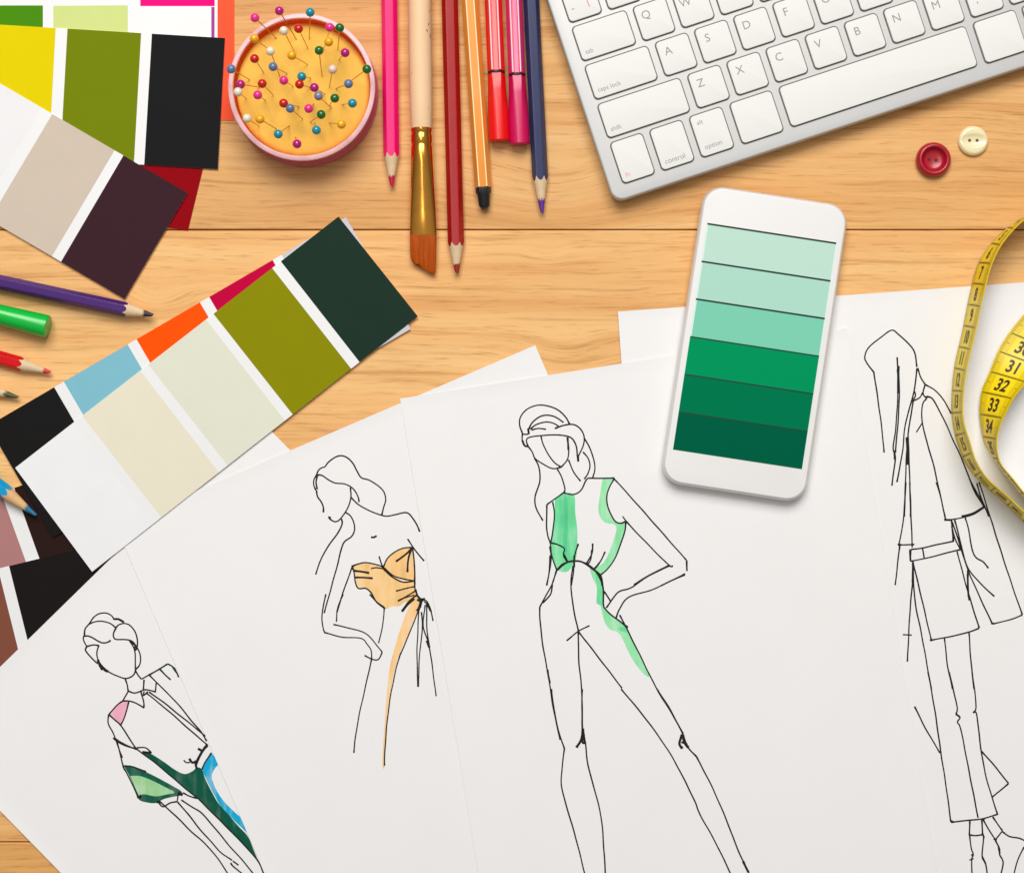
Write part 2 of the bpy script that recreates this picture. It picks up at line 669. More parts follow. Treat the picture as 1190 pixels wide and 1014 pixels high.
def sheet(key, outline, z, label, lifted=(0, 3)):
    """a sheet whose named edges rise a little from what lies below, as loose paper does"""
    bm = bmesh.new()
    c4 = [P(x, y, z) for x, y in outline]
    D, lift = 0.007, 0.35 * mm
    wl, hl_ = (c4[1] - c4[0]).length, (c4[3] - c4[0]).length

    def cuts(L_):
        e_ = [D * i / 6 for i in range(7)]
        return [q / L_ for q in e_] + [D / L_ + (1 - 2 * D / L_) * i / 8 for i in range(1, 8)] + [1 - q / L_ for q in e_[::-1]]
    us, vs_ = cuts(wl), cuts(hl_)

    def at(u, v):
        p_ = c4[0].lerp(c4[1], u).lerp(c4[3].lerp(c4[2], u), v)
        for e_, d_ in ((0, v * hl_), (1, (1 - u) * wl), (2, (1 - v) * hl_), (3, u * wl)):
            if e_ in lifted and d_ < D:
                p_ = p_ + Vector((0, 0, lift * (1 - d_ / D) ** 2 * (0.75 + 0.25 * math.sin(9 * (u if e_ in (0, 2) else v) + z * 9e3))))
        return p_
    top_ = [[bm.verts.new(at(u, v)) for u in us] for v in vs_]
    bot_ = [[bm.verts.new(at(u, v) - Vector((0, 0, 0.1 * mm))) for u in us] for v in vs_]
    nu_, nv_ = len(us), len(vs_)
    for j_ in range(nv_ - 1):
        for i in range(nu_ - 1):
            bm.faces.new((top_[j_][i], top_[j_ + 1][i], top_[j_ + 1][i + 1], top_[j_][i + 1]))
            bm.faces.new((bot_[j_][i], bot_[j_][i + 1], bot_[j_ + 1][i + 1], bot_[j_ + 1][i]))
    for j_ in range(nv_ - 1):
        for i in (0, nu_ - 1):
            bm.faces.new((top_[j_][i], top_[j_ + 1][i], bot_[j_ + 1][i], bot_[j_][i]))
    for i in range(nu_ - 1):
        for j_ in (0, nv_ - 1):
            bm.faces.new((top_[j_][i], top_[j_][i + 1], bot_[j_][i + 1], bot_[j_][i]))
    bmesh.ops.recalc_face_normals(bm, faces=bm.faces)
    s = obj('paper_sheet', bm, paper, origin=centre(outline), smooth=40)
    tag(s, label, 'paper sheet', GS)
    SHEETS[key] = (s, z)


sheet('D', [(718, 362), (1330, 318), (1386, 1110), (774, 1150)], 0.72 * mm,
      'white sheet with sketch of a woman in a wide sleeved coat under the tape measure')
sheet('A', [(-83, 856), (298, 483), (817, 1013), (436, 1387)], 0.72 * mm,
      'white sheet with sketch of a woman in dark green and blue, at the bottom left')
sheet('E', [(134.4, 610.4), (622, 401), (914, 1083), (427, 1292)], 1.02 * mm,
      'white sheet with sketch of a woman in an orange strapless dress')
sheet('C', [(465, 463), (984, 381), (1105, 1114), (586, 1196)], 1.32 * mm,
      'white sheet with sketch of a woman in a green sleeveless top, under the phone', (0, 1, 3))

INK = {'A': [], 'E': [], 'C': [], 'D': []}     # (points, width)
WASH = {'A': [], 'E': [], 'C': [], 'D': []}    # (points, colour, name)


def draw(k, ox, oy, s, strokes, w=1.7):
    for st in strokes:
        INK[k].append((tr(ox, oy, s, st), w))


def wash(k, ox, oy, s, pts, rgb, nm):
    WASH[k].append((tr(ox, oy, s, pts), rgb, nm))


# woman in dark green (bottom left)
a = ('A', 70, 690, 5.335)
draw(*a, [
    [(150, 255), (155, 215), (178, 185), (205, 145), (240, 122), (285, 118), (320, 135), (335, 158)],
    [(178, 185), (210, 172), (255, 168), (310, 182), (345, 208)],
    [(345, 210), (360, 192), (395, 182), (430, 192), (460, 225), (475, 265), (478, 310), (470, 345)],
    [(345, 210), (330, 240), (330, 265), (345, 280), (390, 280), (430, 285), (455, 300), (470, 325)],
    [(142, 262), (165, 258), (195, 268), (235, 292), (265, 302), (295, 297), (313, 285)],
    [(142, 262), (145, 290), (165, 325)], [(165, 325), (205, 315), (240, 318)],
    [(165, 325), (155, 345), (175, 375), (215, 415), (235, 430)],
    [(240, 315), (228, 360), (232, 400), (255, 440), (300, 480), (350, 505), (400, 523), (435, 515), (458, 495), (468, 465)],
    [(430, 288), (450, 320), (462, 355), (465, 400), (466, 450), (468, 470)],
    [(470, 320), (490, 360), (498, 400), (492, 440), (470, 465)],
    [(402, 525), (415, 560), (422, 600)], [(468, 478), (485, 505), (505, 527)], [(505, 527), (550, 500)],
    [(422, 600), (460, 612), (500, 600), (515, 590), (520, 530)],
    [(422, 600), (400, 640), (388, 662)], [(388, 662), (430, 662), (470, 675), (520, 705)],
    [(520, 705), (518, 670), (505, 625), (500, 605)],
    [(515, 592), (550, 595), (590, 605)], [(590, 610), (594, 550)],
    [(520, 600), (515, 630)], [(515, 630), (545, 605)],
    [(550, 500), (615, 465), (665, 432)], [(665, 432), (700, 452), (720, 480), (735, 515)],
    [(620, 468), (650, 500), (685, 530)],
    [(552, 500), (620, 570), (720, 670), (810, 780), (870, 850), (908, 910)],
    [(550, 605), (640, 670), (740, 750), (840, 830), (900, 880)],
    [(530, 610), (600, 665), (690, 740), (780, 820), (860, 890), (915, 935)],
    [(388, 662), (350, 690), (300, 745)], [(300, 745), (298, 800), (325, 855), (345, 905), (365, 960), (385, 1014)],
    [(425, 665), (415, 710), (395, 770), (372, 815)], [(302, 745), (340, 780), (372, 810), (420, 880), (468, 955)],
    [(335, 892), (370, 915), (420, 940), (468, 958)]])
draw(*a, [[(335, 155), (360, 155), (395, 175)], [(232, 405), (250, 440), (275, 470), (298, 480)],
          [(240, 432), (252, 455), (262, 470)], [(440, 295), (465, 320), (458, 335), (470, 350)], [(610, 465), (625, 462)],
          [(545, 500), (558, 500)], [(460, 952), (472, 960)]], 2.4)
wash(*a, [(390, 662), (428, 665), (415, 710), (395, 765), (372, 812), (340, 778), (303, 745), (345, 695)], (244, 178, 198), 'pink')
wash(*a, [(690, 450), (712, 455), (730, 500), (722, 495), (705, 475)], (14, 92, 72), 'deep_green')
b = ('A', 120, 830, 5.41)
draw(*b, [
    [(85, 170), (105, 240), (128, 335)], [(62, 145), (90, 170), (140, 195), (205, 212)],
    [(205, 212), (250, 245), (330, 305), (420, 380), (500, 450), (600, 530)],
    [(128, 335), (150, 370), (180, 430), (220, 525)],
    [(355, 545), (395, 580), (480, 660), (560, 740), (640, 810), (710, 890), (785, 1000), (800, 1030)],
    [(465, 545), (530, 620), (600, 710), (680, 800), (740, 865), (810, 915)],
    [(490, 535), (560, 580), (620, 620), (700, 710), (790, 820), (880, 920), (945, 1000), (965, 1030)],
    [(345, 545), (375, 578), (420, 555), (465, 545)], [(470, 500), (465, 540)], [(500, 490), (540, 510), (590, 525)],
    [(800, 930), (815, 950), (840, 970), (880, 1005)], [(815, 918), (850, 945)],
    [(600, 530), (700, 630), (830, 760), (960, 900), (1010, 1000)], [(680, 238), (640, 300), (620, 345)],
    [(210, 208), (265, 208), (305, 240)], [(505, 285), (520, 300), (545, 300)], [(128, 322), (180, 325), (270, 360)]])
draw(*b, [[(655, 190), (630, 220), (600, 270), (580, 312)], [(595, 212), (625, 228)], [(540, 275), (560, 300), (590, 290)],
          [(580, 310), (588, 342)], [(195, 208), (210, 215)], [(245, 235), (300, 240)], [(222, 528), (240, 505)],
          [(470, 490), (500, 505)], [(335, 548), (355, 545)]], 3.0)
wash(*b, [(130, 322), (190, 330), (270, 360), (360, 405), (450, 455), (490, 480), (495, 505), (440, 515), (380, 530),
          (330, 555), (270, 550), (222, 530), (195, 455), (165, 385)], (10, 96, 78), 'deep_green')
wash(*b, [(170, 384), (230, 385), (300, 410), (400, 460), (448, 488), (400, 500), (330, 512), (250, 498), (230, 512), (197, 450)],
     (158, 212, 150), 'pale_green')
wash(*b, [(245, 235), (290, 240), (380, 295), (450, 345), (510, 372), (560, 355), (590, 330), (622, 345), (640, 400), (680, 480),
          (720, 550), (790, 630), (850, 700), (910, 765), (950, 860), (980, 930), (1000, 975), (960, 910), (890, 830),
          (800, 735), (700, 635), (600, 535), (500, 450), (400, 365), (310, 290)], (6, 88, 68), 'deep_green_2')
wash(*b, [(680, 238), (725, 300), (700, 340), (682, 390), (710, 470), (760, 545), (830, 615), (890, 670), (925, 755), (860, 700),
          (790, 630), (730, 560), (685, 480), (650, 410), (625, 345), (650, 285)], (18, 172, 216), 'cyan')

# woman in orange
c = ('E', 340, 500, 4.83)
draw(*c, [
    [(135, 250), (145, 225), (165, 208), (180, 205), (200, 178), (240, 150), (275, 142), (310, 155), (340, 185), (360, 225),
     (385, 265), (430, 278), (480, 310), (512, 345), (523, 390), (512, 430), (500, 475)],
    [(135, 250), (165, 252), (200, 275), (240, 295), (290, 300), (330, 318), (355, 345), (370, 380), (372, 402)],
    [(135, 250), (120, 275), (118, 305), (130, 335)], [(140, 255), (132, 290), (138, 330)],
    [(135, 335), (140, 370), (160, 400), (172, 430), (173, 460)],
    [(325, 320), (328, 370), (315, 420), (295, 460), (265, 500), (240, 512), (215, 500), (205, 488)],
    [(328, 375), (370, 415), (430, 450), (490, 472), (530, 480), (580, 472), (630, 460), (655, 468), (680, 500), (700, 535), (713, 568)],
    [(297, 460), (325, 480), (345, 520), (348, 560), (330, 595), (290, 625), (270, 680), (250, 760), (220, 870), (195, 960), (178, 1024)],
    [(275, 495), (278, 525), (250, 580), (200, 650), (160, 720), (130, 808)], [(645, 608), (680, 660), (738, 732)],
    [(510, 765), (530, 720), (570, 685), (620, 660), (672, 655)], [(672, 655), (682, 720), (685, 790), (685, 840)],
    [(335, 762), (370, 748), (410, 740), (460, 750), (510, 768), (560, 810), (610, 830), (685, 845)],
    [(335, 762), (345, 800), (352, 850), (370, 885), (410, 885), (440, 910), (470, 960), (520, 1000)],
    [(485, 705), (495, 740), (510, 775)], [(440, 775), (470, 770), (505, 775)], [(510, 775), (560, 822), (620, 850), (690, 842)],
    [(580, 900), (640, 885), (690, 875)], [(590, 955), (640, 930), (690, 900)],
    [(685, 845), (690, 900), (720, 945), (750, 955), (770, 990), (780, 1020)],
    [(335, 765), (300, 860), (270, 950), (248, 1020)], [(612, 1014), (650, 960), (695, 925)]])
draw(*c, [[(440, 598), (455, 600), (472, 590)], [(200, 485), (215, 492)], [(672, 660), (640, 690), (580, 735)],
          [(665, 665), (650, 720), (645, 795)], [(340, 785), (390, 792), (430, 800)], [(350, 825), (400, 825), (450, 828)],
          [(335, 755), (340, 780)], [(500, 755), (520, 785), (560, 818)], [(690, 890), (700, 930)]], 2.2)
draw(*c, [[(725, 940), (712, 990), (700, 1014)]], 3.2)
wash(*c, [(512, 768), (530, 720), (570, 688), (620, 662), (672, 657), (682, 720), (685, 840), (620, 838), (560, 808)], (252, 202, 134), 'orange')
wash(*c, [(340, 765), (370, 750), (410, 742), (460, 752), (510, 770), (560, 812), (620, 846), (684, 848), (690, 895), (715, 945),
          (690, 990), (640, 960), (600, 985), (560, 985), (525, 1000), (480, 970), (440, 915), (410, 888), (375, 885), (352, 850)],
     (252, 206, 140), 'orange_light')
d = ('E', 380, 690, 4.828)
wash(*d, [(500, 20), (530, 40), (510, 90), (450, 240), (400, 350), (370, 470), (345, 640), (332, 780), (324, 960), (312, 960),
          (318, 800), (335, 560), (350, 420), (380, 300), (420, 170), (460, 70)], (253, 208, 146), 'orange_pale')
draw(*d, [
    [(240, 0), (280, 45), (322, 75)], [(322, 75), (318, 130), (305, 210), (290, 275)],
    [(35, 170), (100, 185), (190, 208), (240, 240), (290, 300), (310, 325)], [(310, 325), (300, 350), (285, 368), (255, 365), (210, 343)],
    [(-15, 215), (80, 240), (190, 248), (225, 280), (248, 315), (250, 365)], [(250, 365), (220, 500), (180, 680), (160, 800), (150, 890)],
    [(90, 0), (60, 80), (52, 155)], [(-6, 0), (-20, 60), (-28, 130), (-22, 190), (-14, 216)],
    [(525, 60), (490, 150), (450, 250), (408, 345)], [(408, 345), (385, 430), (355, 580), (335, 740), (325, 880), (322, 962)],
    [(400, 40), (440, 20), (490, 5)], [(545, 40), (575, 70), (595, 150)], [(515, 85), (510, 200), (505, 340), (510, 520)],
    [(530, 100), (535, 200), (520, 330), (512, 520)], [(550, 60), (540, 180), (565, 260), (575, 300), (590, 400), (612, 572)],
    [(560, 50), (560, 180), (575, 300)]], 1.5)
draw(*d, [[(420, 98), (450, 60), (490, 25)], [(505, 30), (530, 40), (548, 22)], [(500, 0), (530, 40)], [(530, 40), (522, 75)],
          [(560, 50), (582, 95)], [(512, 470), (511, 518)], [(560, 260), (574, 300)]], 2.6)

# woman in green
e = ('C', 580, 450, 4.408)
draw(*e, [
    [(120, 235), (105, 195), (108, 155), (140, 115), (190, 92), (240, 93), (300, 115), (340, 150), (362, 190)],
    [(150, 215), (170, 180), (210, 150), (250, 142), (290, 152), (330, 180)], [(160, 215), (190, 190), (240, 177), (280, 185), (305, 200)],
    [(165, 218), (200, 210), (240, 215)], [(285, 210), (330, 195), (380, 190), (415, 210), (435, 250), (430, 300), (405, 355)],
    [(120, 235), (118, 270), (130, 300), (148, 300)], [(148, 300), (140, 275), (150, 258), (200, 248), (270, 243), (340, 248), (375, 262), (395, 300), (400, 350), (405, 380)],
    [(120, 240), (150, 240)], [(215, 248), (225, 290), (250, 340), (285, 385), (318, 408)],
    [(148, 300), (170, 330), (185, 365), (230, 395), (275, 415), (315, 410)], [(315, 410), (350, 370), (357, 320), (350, 260)],
    [(435, 260), (465, 310), (485, 370), (490, 420), (480, 462)], [(430, 330), (455, 360), (465, 400), (455, 440), (437, 470)],
    [(355, 370), (380, 430), (418, 480)], [(180, 360), (205, 410), (208, 480), (185, 560), (190, 620), (225, 682)],
    [(298, 418), (320, 460), (338, 520), (330, 540)], [(330, 540), (380, 548), (420, 525), (450, 470), (480, 465), (590, 465)],
    [(330, 540), (285, 570), (245, 600)], [(245, 600), (243, 700), (250, 760), (262, 800), (270, 860), (295, 935)],
    [(275, 585), (283, 650), (275, 740), (262, 800)], [(590, 468), (565, 510), (552, 560), (560, 620), (590, 680), (620, 695), (650, 685)],
    [(632, 660), (650, 685)], [(650, 685), (640, 750), (600, 860), (560, 925), (520, 960)],
    [(592, 470), (700, 590), (850, 760), (960, 885)], [(962, 885), (962, 940)], [(650, 685), (740, 780), (870, 910), (888, 910)],
    [(870, 912), (780, 955), (690, 1010)], [(952, 958), (830, 1014)], [(262, 795), (300, 805), (335, 825), (330, 855), (350, 890)],
    [(405, 800), (390, 850), (385, 890), (380, 950), (370, 1014)], [(480, 798), (475, 850), (445, 905)], [(475, 830), (470, 880), (450, 910)],
    [(543, 840), (520, 890), (485, 930)], [(262, 860), (255, 950), (245, 1014)], [(295, 935), (275, 1000)]])
draw(*e, [[(148, 210), (152, 240)], [(350, 255), (355, 320)], [(118, 270), (130, 298), (146, 302)], [(580, 462), (592, 470)],
          [(295, 935), (340, 900), (385, 888), (430, 895), (480, 930), (520, 965), (530, 1014)], [(330, 860), (350, 892)],
          [(405, 355), (405, 380)], [(386, 860), (384, 920)], [(515, 895), (490, 928)]], 2.3)
g1, g2 = (112, 222, 156), (150, 232, 172)
wash(*e, [(285, 575), (335, 542), (385, 552), (390, 640), (400, 720), (400, 800), (390, 885), (345, 893), (330, 850), (335, 825),
          (267, 797), (278, 740), (284, 650)], g1, 'mint_green')
wash(*e, [(267, 797), (335, 825), (330, 855), (345, 893), (385, 890), (360, 935), (330, 945), (295, 930), (275, 870)], (120, 226, 160), 'mint_green_2')
wash(*e, [(318, 560), (345, 548), (352, 640), (350, 780), (345, 860), (325, 810), (315, 700)], (92, 210, 148), 'mint_green_deep')
wash(*e, [(530, 470), (588, 467), (562, 520), (552, 560), (560, 620), (590, 680), (620, 695), (648, 690), (640, 750), (600, 860),
          (560, 925), (515, 958), (490, 930), (540, 890), (580, 800), (600, 710), (540, 690), (510, 640), (515, 560)], g2, 'mint_pale')
f = ('C', 600, 630, 4.408)
wash(*f, [(370, 110), (410, 150), (435, 190), (447, 250), (447, 320), (465, 350), (500, 385), (560, 430), (620, 560), (685, 680),
          (650, 670), (590, 590), (530, 470), (480, 445), (450, 400), (430, 320), (410, 310), (412, 230), (390, 180)], g2, 'mint_pale')
wash(*f, [(400, 150), (435, 190), (446, 250), (446, 315), (415, 310), (415, 230)], (104, 214, 150), 'mint_green')
wash(*f, [(515, 440), (560, 432), (575, 460), (540, 455)], (110, 216, 155), 'mint_green')
draw(*f, [
    [(172, 20), (178, 80), (168, 160), (155, 220)], [(205, 145), (180, 220), (120, 330)], [(185, 215), (175, 265), (135, 310)],
    [(120, 330), (122, 400), (135, 520), (165, 690), (190, 850), (225, 1010)], [(290, 120), (280, 200), (290, 320), (318, 455)],
    [(260, 500), (318, 455), (375, 425)], [(318, 455), (320, 600), (335, 760), (340, 960), (345, 1014)],
    [(318, 455), (430, 600), (542, 746)], [(450, 250), (485, 305)],
    [(460, 335), (500, 280), (530, 250), (590, 230), (680, 170), (790, 118)], [(510, 390), (530, 340), (575, 280), (700, 240), (865, 160)],
    [(530, 370), (560, 430), (635, 580), (720, 750), (800, 880), (855, 980)], [(545, 415), (572, 432)]])
draw(*f, [[(205, 145), (240, 110), (300, 95), (350, 105), (400, 140), (430, 185), (445, 240), (447, 320), (460, 345), (490, 375), (540, 410), (570, 440)],
          [(872, 95), (875, 145)], [(245, 60), (262, 100)], [(160, 650), (172, 720)], [(258, 503), (285, 480)]], 2.0)
g = ('C', 620, 800, 4.25)
draw(*g, [
    [(88, 0), (105, 120), (130, 230), (153, 295)], [(153, 295), (140, 400), (140, 490), (175, 620), (210, 740), (255, 920)],
    [(240, 0), (240, 190), (255, 260), (270, 380), (305, 510), (335, 640), (348, 800), (356, 925)],
    [(432, 0), (500, 80), (590, 195), (690, 345), (790, 540), (820, 615), (900, 760), (985, 935)],
    [(610, 0), (680, 110), (735, 220), (765, 290), (805, 335)], [(805, 335), (880, 480), (950, 640), (1000, 770), (1040, 860), (1078, 935)]])
draw(*g, [[(245, 195), (235, 250), (212, 290)], [(243, 200), (255, 272)], [(250, 225), (240, 260), (252, 268)], [(735, 225), (720, 270), (735, 295)],
          [(738, 225), (745, 265), (765, 290)], [(730, 262), (760, 275)], [(1035, 850), (1062, 905)]], 2.7)

# woman in a coat
h = ('D', 980, 360, 4.224)
draw(*h, [
    [(200, 700), (190, 590), (170, 440), (150, 305)], [(150, 305), (115, 260), (105, 230), (125, 185), (190, 130), (238, 100), (270, 120), (320, 165), (350, 210), (362, 280)],
    [(265, 232), (268, 350), (265, 480), (255, 600), (245, 680), (255, 730), (238, 862)], [(272, 275), (275, 420), (268, 560), (255, 700)],
    [(362, 285), (355, 350), (340, 430), (305, 560), (290, 700), (263, 845)], [(365, 285), (380, 330), (402, 365)], [(402, 365), (392, 410), (410, 435)],
    [(402, 365), (450, 395), (495, 445), (530, 510)], [(350, 400), (355, 420), (345, 440)], [(345, 445), (375, 430), (390, 405)],
    [(345, 440), (325, 560), (312, 680), (305, 850), (300, 1014)], [(318, 620), (325, 800), (330, 1014)],
    [(410, 435), (390, 460), (385, 520), (400, 610), (440, 750), (470, 880), (500, 1014)],
    [(412, 425), (440, 440), (490, 530), (540, 640), (590, 750), (640, 880), (690, 965)], [(388, 555), (358, 600)],
    [(655, 850), (680, 930), (715, 1014)], [(580, 1012), (640, 995), (692, 965)]])
draw(*h, [[(268, 290), (270, 410)], [(312, 625), (316, 760)], [(250, 690), (253, 735)], [(402, 430), (418, 424)]], 2.4)
i_ = ('D', 1010, 560, 4.222)
draw(*i_, [
    [(180, 0), (172, 140), (160, 240), (145, 310)], [(150, 310), (140, 400), (128, 505)], [(200, 0), (205, 150), (212, 320)], [(140, 308), (222, 305)],
    [(330, 0), (355, 90), (375, 185)], [(375, 185), (440, 178), (510, 158), (568, 122)], [(500, 0), (568, 120)],
    [(540, 0), (600, 190), (660, 380), (720, 560), (752, 650)], [(405, 185), (412, 285)], [(205, 330), (265, 322), (340, 305), (418, 288)],
    [(205, 330), (203, 388)], [(203, 388), (270, 375), (350, 355), (448, 330)], [(262, 320), (270, 375)], [(405, 215), (425, 285), (448, 330)],
    [(420, 185), (450, 300), (480, 410), (540, 490), (615, 560)], [(408, 195), (440, 290), (485, 430), (560, 600), (605, 695)],
    [(470, 170), (490, 240), (505, 330), (525, 370), (560, 390), (585, 422)], [(605, 695), (690, 675), (752, 650)],
    [(215, 390), (260, 580), (305, 775)], [(305, 775), (420, 752), (490, 735), (540, 715)], [(432, 340), (480, 520), (540, 715)],
    [(485, 430), (483, 520), (492, 580)], [(215, 390), (212, 500), (200, 640), (188, 880)], [(165, 748), (210, 750)],
    [(215, 400), (225, 580), (260, 760), (305, 1014)], [(370, 765), (385, 900), (410, 1014)], [(490, 738), (500, 880), (515, 1014)]])
draw(*i_, [[(298, 775), (312, 774)], [(408, 230), (414, 285)], [(368, 184), (400, 186)], [(140, 306), (158, 306)], [(215, 395), (214, 490)],
           [(200, 330), (204, 388)], [(598, 692), (615, 693)], [(484, 450), (487, 560)]], 2.3)
j = ('D', 1030, 780, 4.331)
draw(*j, [
    [(210, 0), (245, 200), (275, 410), (300, 570), (325, 755)], [(142, 175), (200, 290), (270, 408)],
    [(315, 0), (355, 170), (350, 215)], [(350, 215), (372, 230), (358, 255), (375, 290), (420, 520), (462, 735)],
    [(432, 0), (452, 170), (437, 208)], [(437, 208), (455, 215), (475, 380), (505, 540), (560, 718)],
    [(480, 400), (550, 480), (615, 562)], [(615, 562), (535, 630)], [(325, 757), (420, 747), (490, 738), (562, 717)],
    [(420, 750), (418, 820)], [(480, 745), (485, 820)], [(415, 820), (450, 825), (490, 818)],
    [(420, 825), (428, 890), (438, 920), (430, 940), (432, 1030)], [(418, 948), (440, 940)], [(490, 825), (483, 930), (498, 960), (510, 1030)],
    [(485, 740), (520, 800), (548, 845)], [(535, 730), (585, 800)], [(548, 845), (585, 800)],
    [(548, 845), (570, 890), (570, 920), (588, 960), (575, 1030)], [(585, 805), (620, 828), (670, 838), (715, 860)], [(695, 880), (660, 950), (640, 1030)]])
draw(*j, [[(325, 750), (340, 756)], [(540, 840), (556, 848)], [(565, 880), (572, 915)], [(428, 918), (438, 930)], [(483, 930), (500, 965)],
          [(482, 738), (495, 745)], [(485, 815), (492, 835)], [(268, 405), (278, 408)], [(352, 212), (370, 228)]], 2.3)

for k in ('A', 'E', 'C', 'D'):
    s, z = SHEETS[k]
    bm = bmesh.new()
    for q, (pts, w) in enumerate(INK[k]):
        ribbon(bm, pts, w, z + 0.00005 + q * 1e-7)
    sk = obj('ink_sketch', bm, pen_ink, s)
    for q, (pts, rgb, nm) in enumerate(WASH[k]):
        bm = bmesh.new()
        fill(bm, pts, z + 0.00002 + q * 2e-6)
        obj('marker_colour', bm, marker_mat(nm, rgb), s)

# cards that lie on top of the paper
k5a, k5b, k5d = (-14, 494.6), (402, 252.5), (75.5, 129.6)
card([k5a, k5b, (k5b[0] + k5d[0], k5b[1] + k5d[1]), (k5a[0] + k5d[0], k5a[1] + k5d[1])], 1.2 * mm, 1.46 * mm,
     [(quad_strip(k5a, k5b, k5d, 0.002, 0.185), (27, 26, 26), 'soft_black'),
      (quad_strip(k5a, k5b, k5d, 0.212, 0.39), (128, 188, 204), 'sky_blue'),
      (quad_strip(k5a, k5b, k5d, 0.415, 0.592), (254, 84, 4), 'orange'),
      (quad_strip(k5a, k5b, k5d, 0.618, 0.795), (196, 0, 62), 'crimson'),
      (quad_strip(k5a, k5b, k5d, 0.82, 0.998), (206, 202, 206), 'silver')],
     'swatch card with black, sky blue, orange and crimson patches, mostly hidden under another')
card([(17.6, 543.4), (393.4, 251.6), (485.6, 367.6), (107, 664)], 1.52 * mm, 1.84 * mm,
     [([(326.6, 304), (393.2, 252.2), (485.2, 367.2), (417.8, 420.6)], (30, 52, 41), 'bottle_green'),
      ([(316.8, 312.2), (248.6, 365.3), (340.1, 481.4), (408, 428.2)], (139, 138, 4), 'olive'),
      ([(240, 372), (172.8, 424), (264.5, 540.4), (331, 488.4)], (224, 225, 206), 'pale_sage'),
      ([(163.5, 431.2), (96, 483.6), (187.3, 600.7), (254.2, 548.4)], (233, 225, 203), 'cream'),
      ([(86.5, 490.6), (18.4, 543.4), (107.3, 663), (177.5, 608.4)], (238, 238, 239), 'cool_white_2')],
     'tilted swatch card with bottle green, olive, sage, cream and white patches, fully visible')

# ------------------------------------------------------------------ pencils
pale_wood = mat('pencil_wood', (226, 198, 158), 0.7, var=0.06, vscale=300, stretch=(1, 1, 1))


def pencil(tip, back, w, cone, lead_len, rgb, lead_rgb, nm, label, lift=0.0, wood_mat=None):
    """hexagonal pencil lying on a facet; tip, back in pixels, w width and cone, lead lengths in pixels"""
    R = w * S / 2 * 0.995
    ap = R * math.cos(math.pi / 6)
    zc = ap + lift
    pt, pb = P(*tip, zc), P(*back, zc)
    t = (pb - pt).normalized()
    Lg = (pb - pt).length
    side = Vector((-t.y, t.x, 0))
    up = Vector((0, 0, 1))
    sv = 8.0 * S                     # the worn tip is cut short of the cone's apex
    k = ap / (cone * S + sv)
    root = empty('coloured_pencil', (*(pt + t * min(Lg, 0.04)).xy, lift), label, 'pencil', 'coloured pencils on the table')
    n = 72
    rr = random.Random(nm)

    def hexr(a):
        h = math.cos(math.pi / 6) / math.cos(((a % (math.pi / 3)) - math.pi / 6))
        return R * min(h, 0.985) / 0.995

    def pos(s, r, a):
        return pt + t * (s - sv) + side * (math.cos(a) * r) + up * (math.sin(a) * r)
    ang = [2 * math.pi * i / n for i in range(n)]
    sb = [hexr(a) / k * (1 + 0.012 * math.sin(a * 5 + rr.random())) for a in ang]
    # painted body
    bm = bmesh.new()
    r0 = [bm.verts.new(pos(sb[i] - 0.00002, hexr(ang[i]), ang[i])) for i in range(n)]
    smax = max(sb) + 0.002
    r1 = [bm.verts.new(pos(smax, hexr(ang[i]), ang[i])) for i in range(n)]
    r2 = [bm.verts.new(pos(Lg, hexr(ang[i]), ang[i])) for i in range(n)]
    for u, v in ((r0, r1), (r1, r2)):
        for i in range(n):
            q = (i + 1) % n
            bm.faces.new((u[i], u[q], v[q], v[i]))
    bm.faces.new(r2)
    bmesh.ops.recalc_face_normals(bm, faces=bm.faces)
    obj('painted_body', bm, mat('lacquer_' + nm, rgb, 0.26, spec=0.3, var=0.03, vscale=200), root, smooth=25)
    # sharpened wood
    bm = bmesh.new()
    sl = [sv + lead_len * S * (1 + 0.13 * math.sin(a * 3 + rr.random() * 6) + rr.uniform(-.04, .04)) for a in ang]
    u = [bm.verts.new(pos(sl[i], sl[i] * k, ang[i])) for i in range(n)]
    v = [bm.verts.new(pos(sb[i], sb[i] * k, ang[i])) for i in range(n)]
    for i in range(n):
        q = (i + 1) % n
        bm.faces.new((u[i], u[q], v[q], v[i]))
    bmesh.ops.recalc_face_normals(bm, faces=bm.faces)
    obj('sharpened_wood', bm, wood_mat or pale_wood, root, smooth=60)
    # coloured lead
    bm = bmesh.new()
    v = [bm.verts.new(pos(sl[i], sl[i] * k + 0.00002, ang[i])) for i in range(n)]
    s0 = sv + 1.6 * S
    u = [bm.verts.new(pos(s0 + 1.6 * S * math.cos(ang[i] + 0.7), s0 * k + 0.00005, ang[i])) for i in range(n)]
    for i in range(n):
        q = (i + 1) % n
        bm.faces.new((u[i], u[q], v[q], v[i]))
    e0 = bm.verts.new(pos(sv + 0.4 * S, 0, 0))
    for i in range(n):
        bm.faces.new((e0, u[(i + 1) % n], u[i]))
    bmesh.ops.recalc_face_normals(bm, faces=bm.faces)
    obj('lead', bm, mat('lead_' + nm, lead_rgb, 0.5, var=0.15, vscale=600), root, smooth=60)
    return root


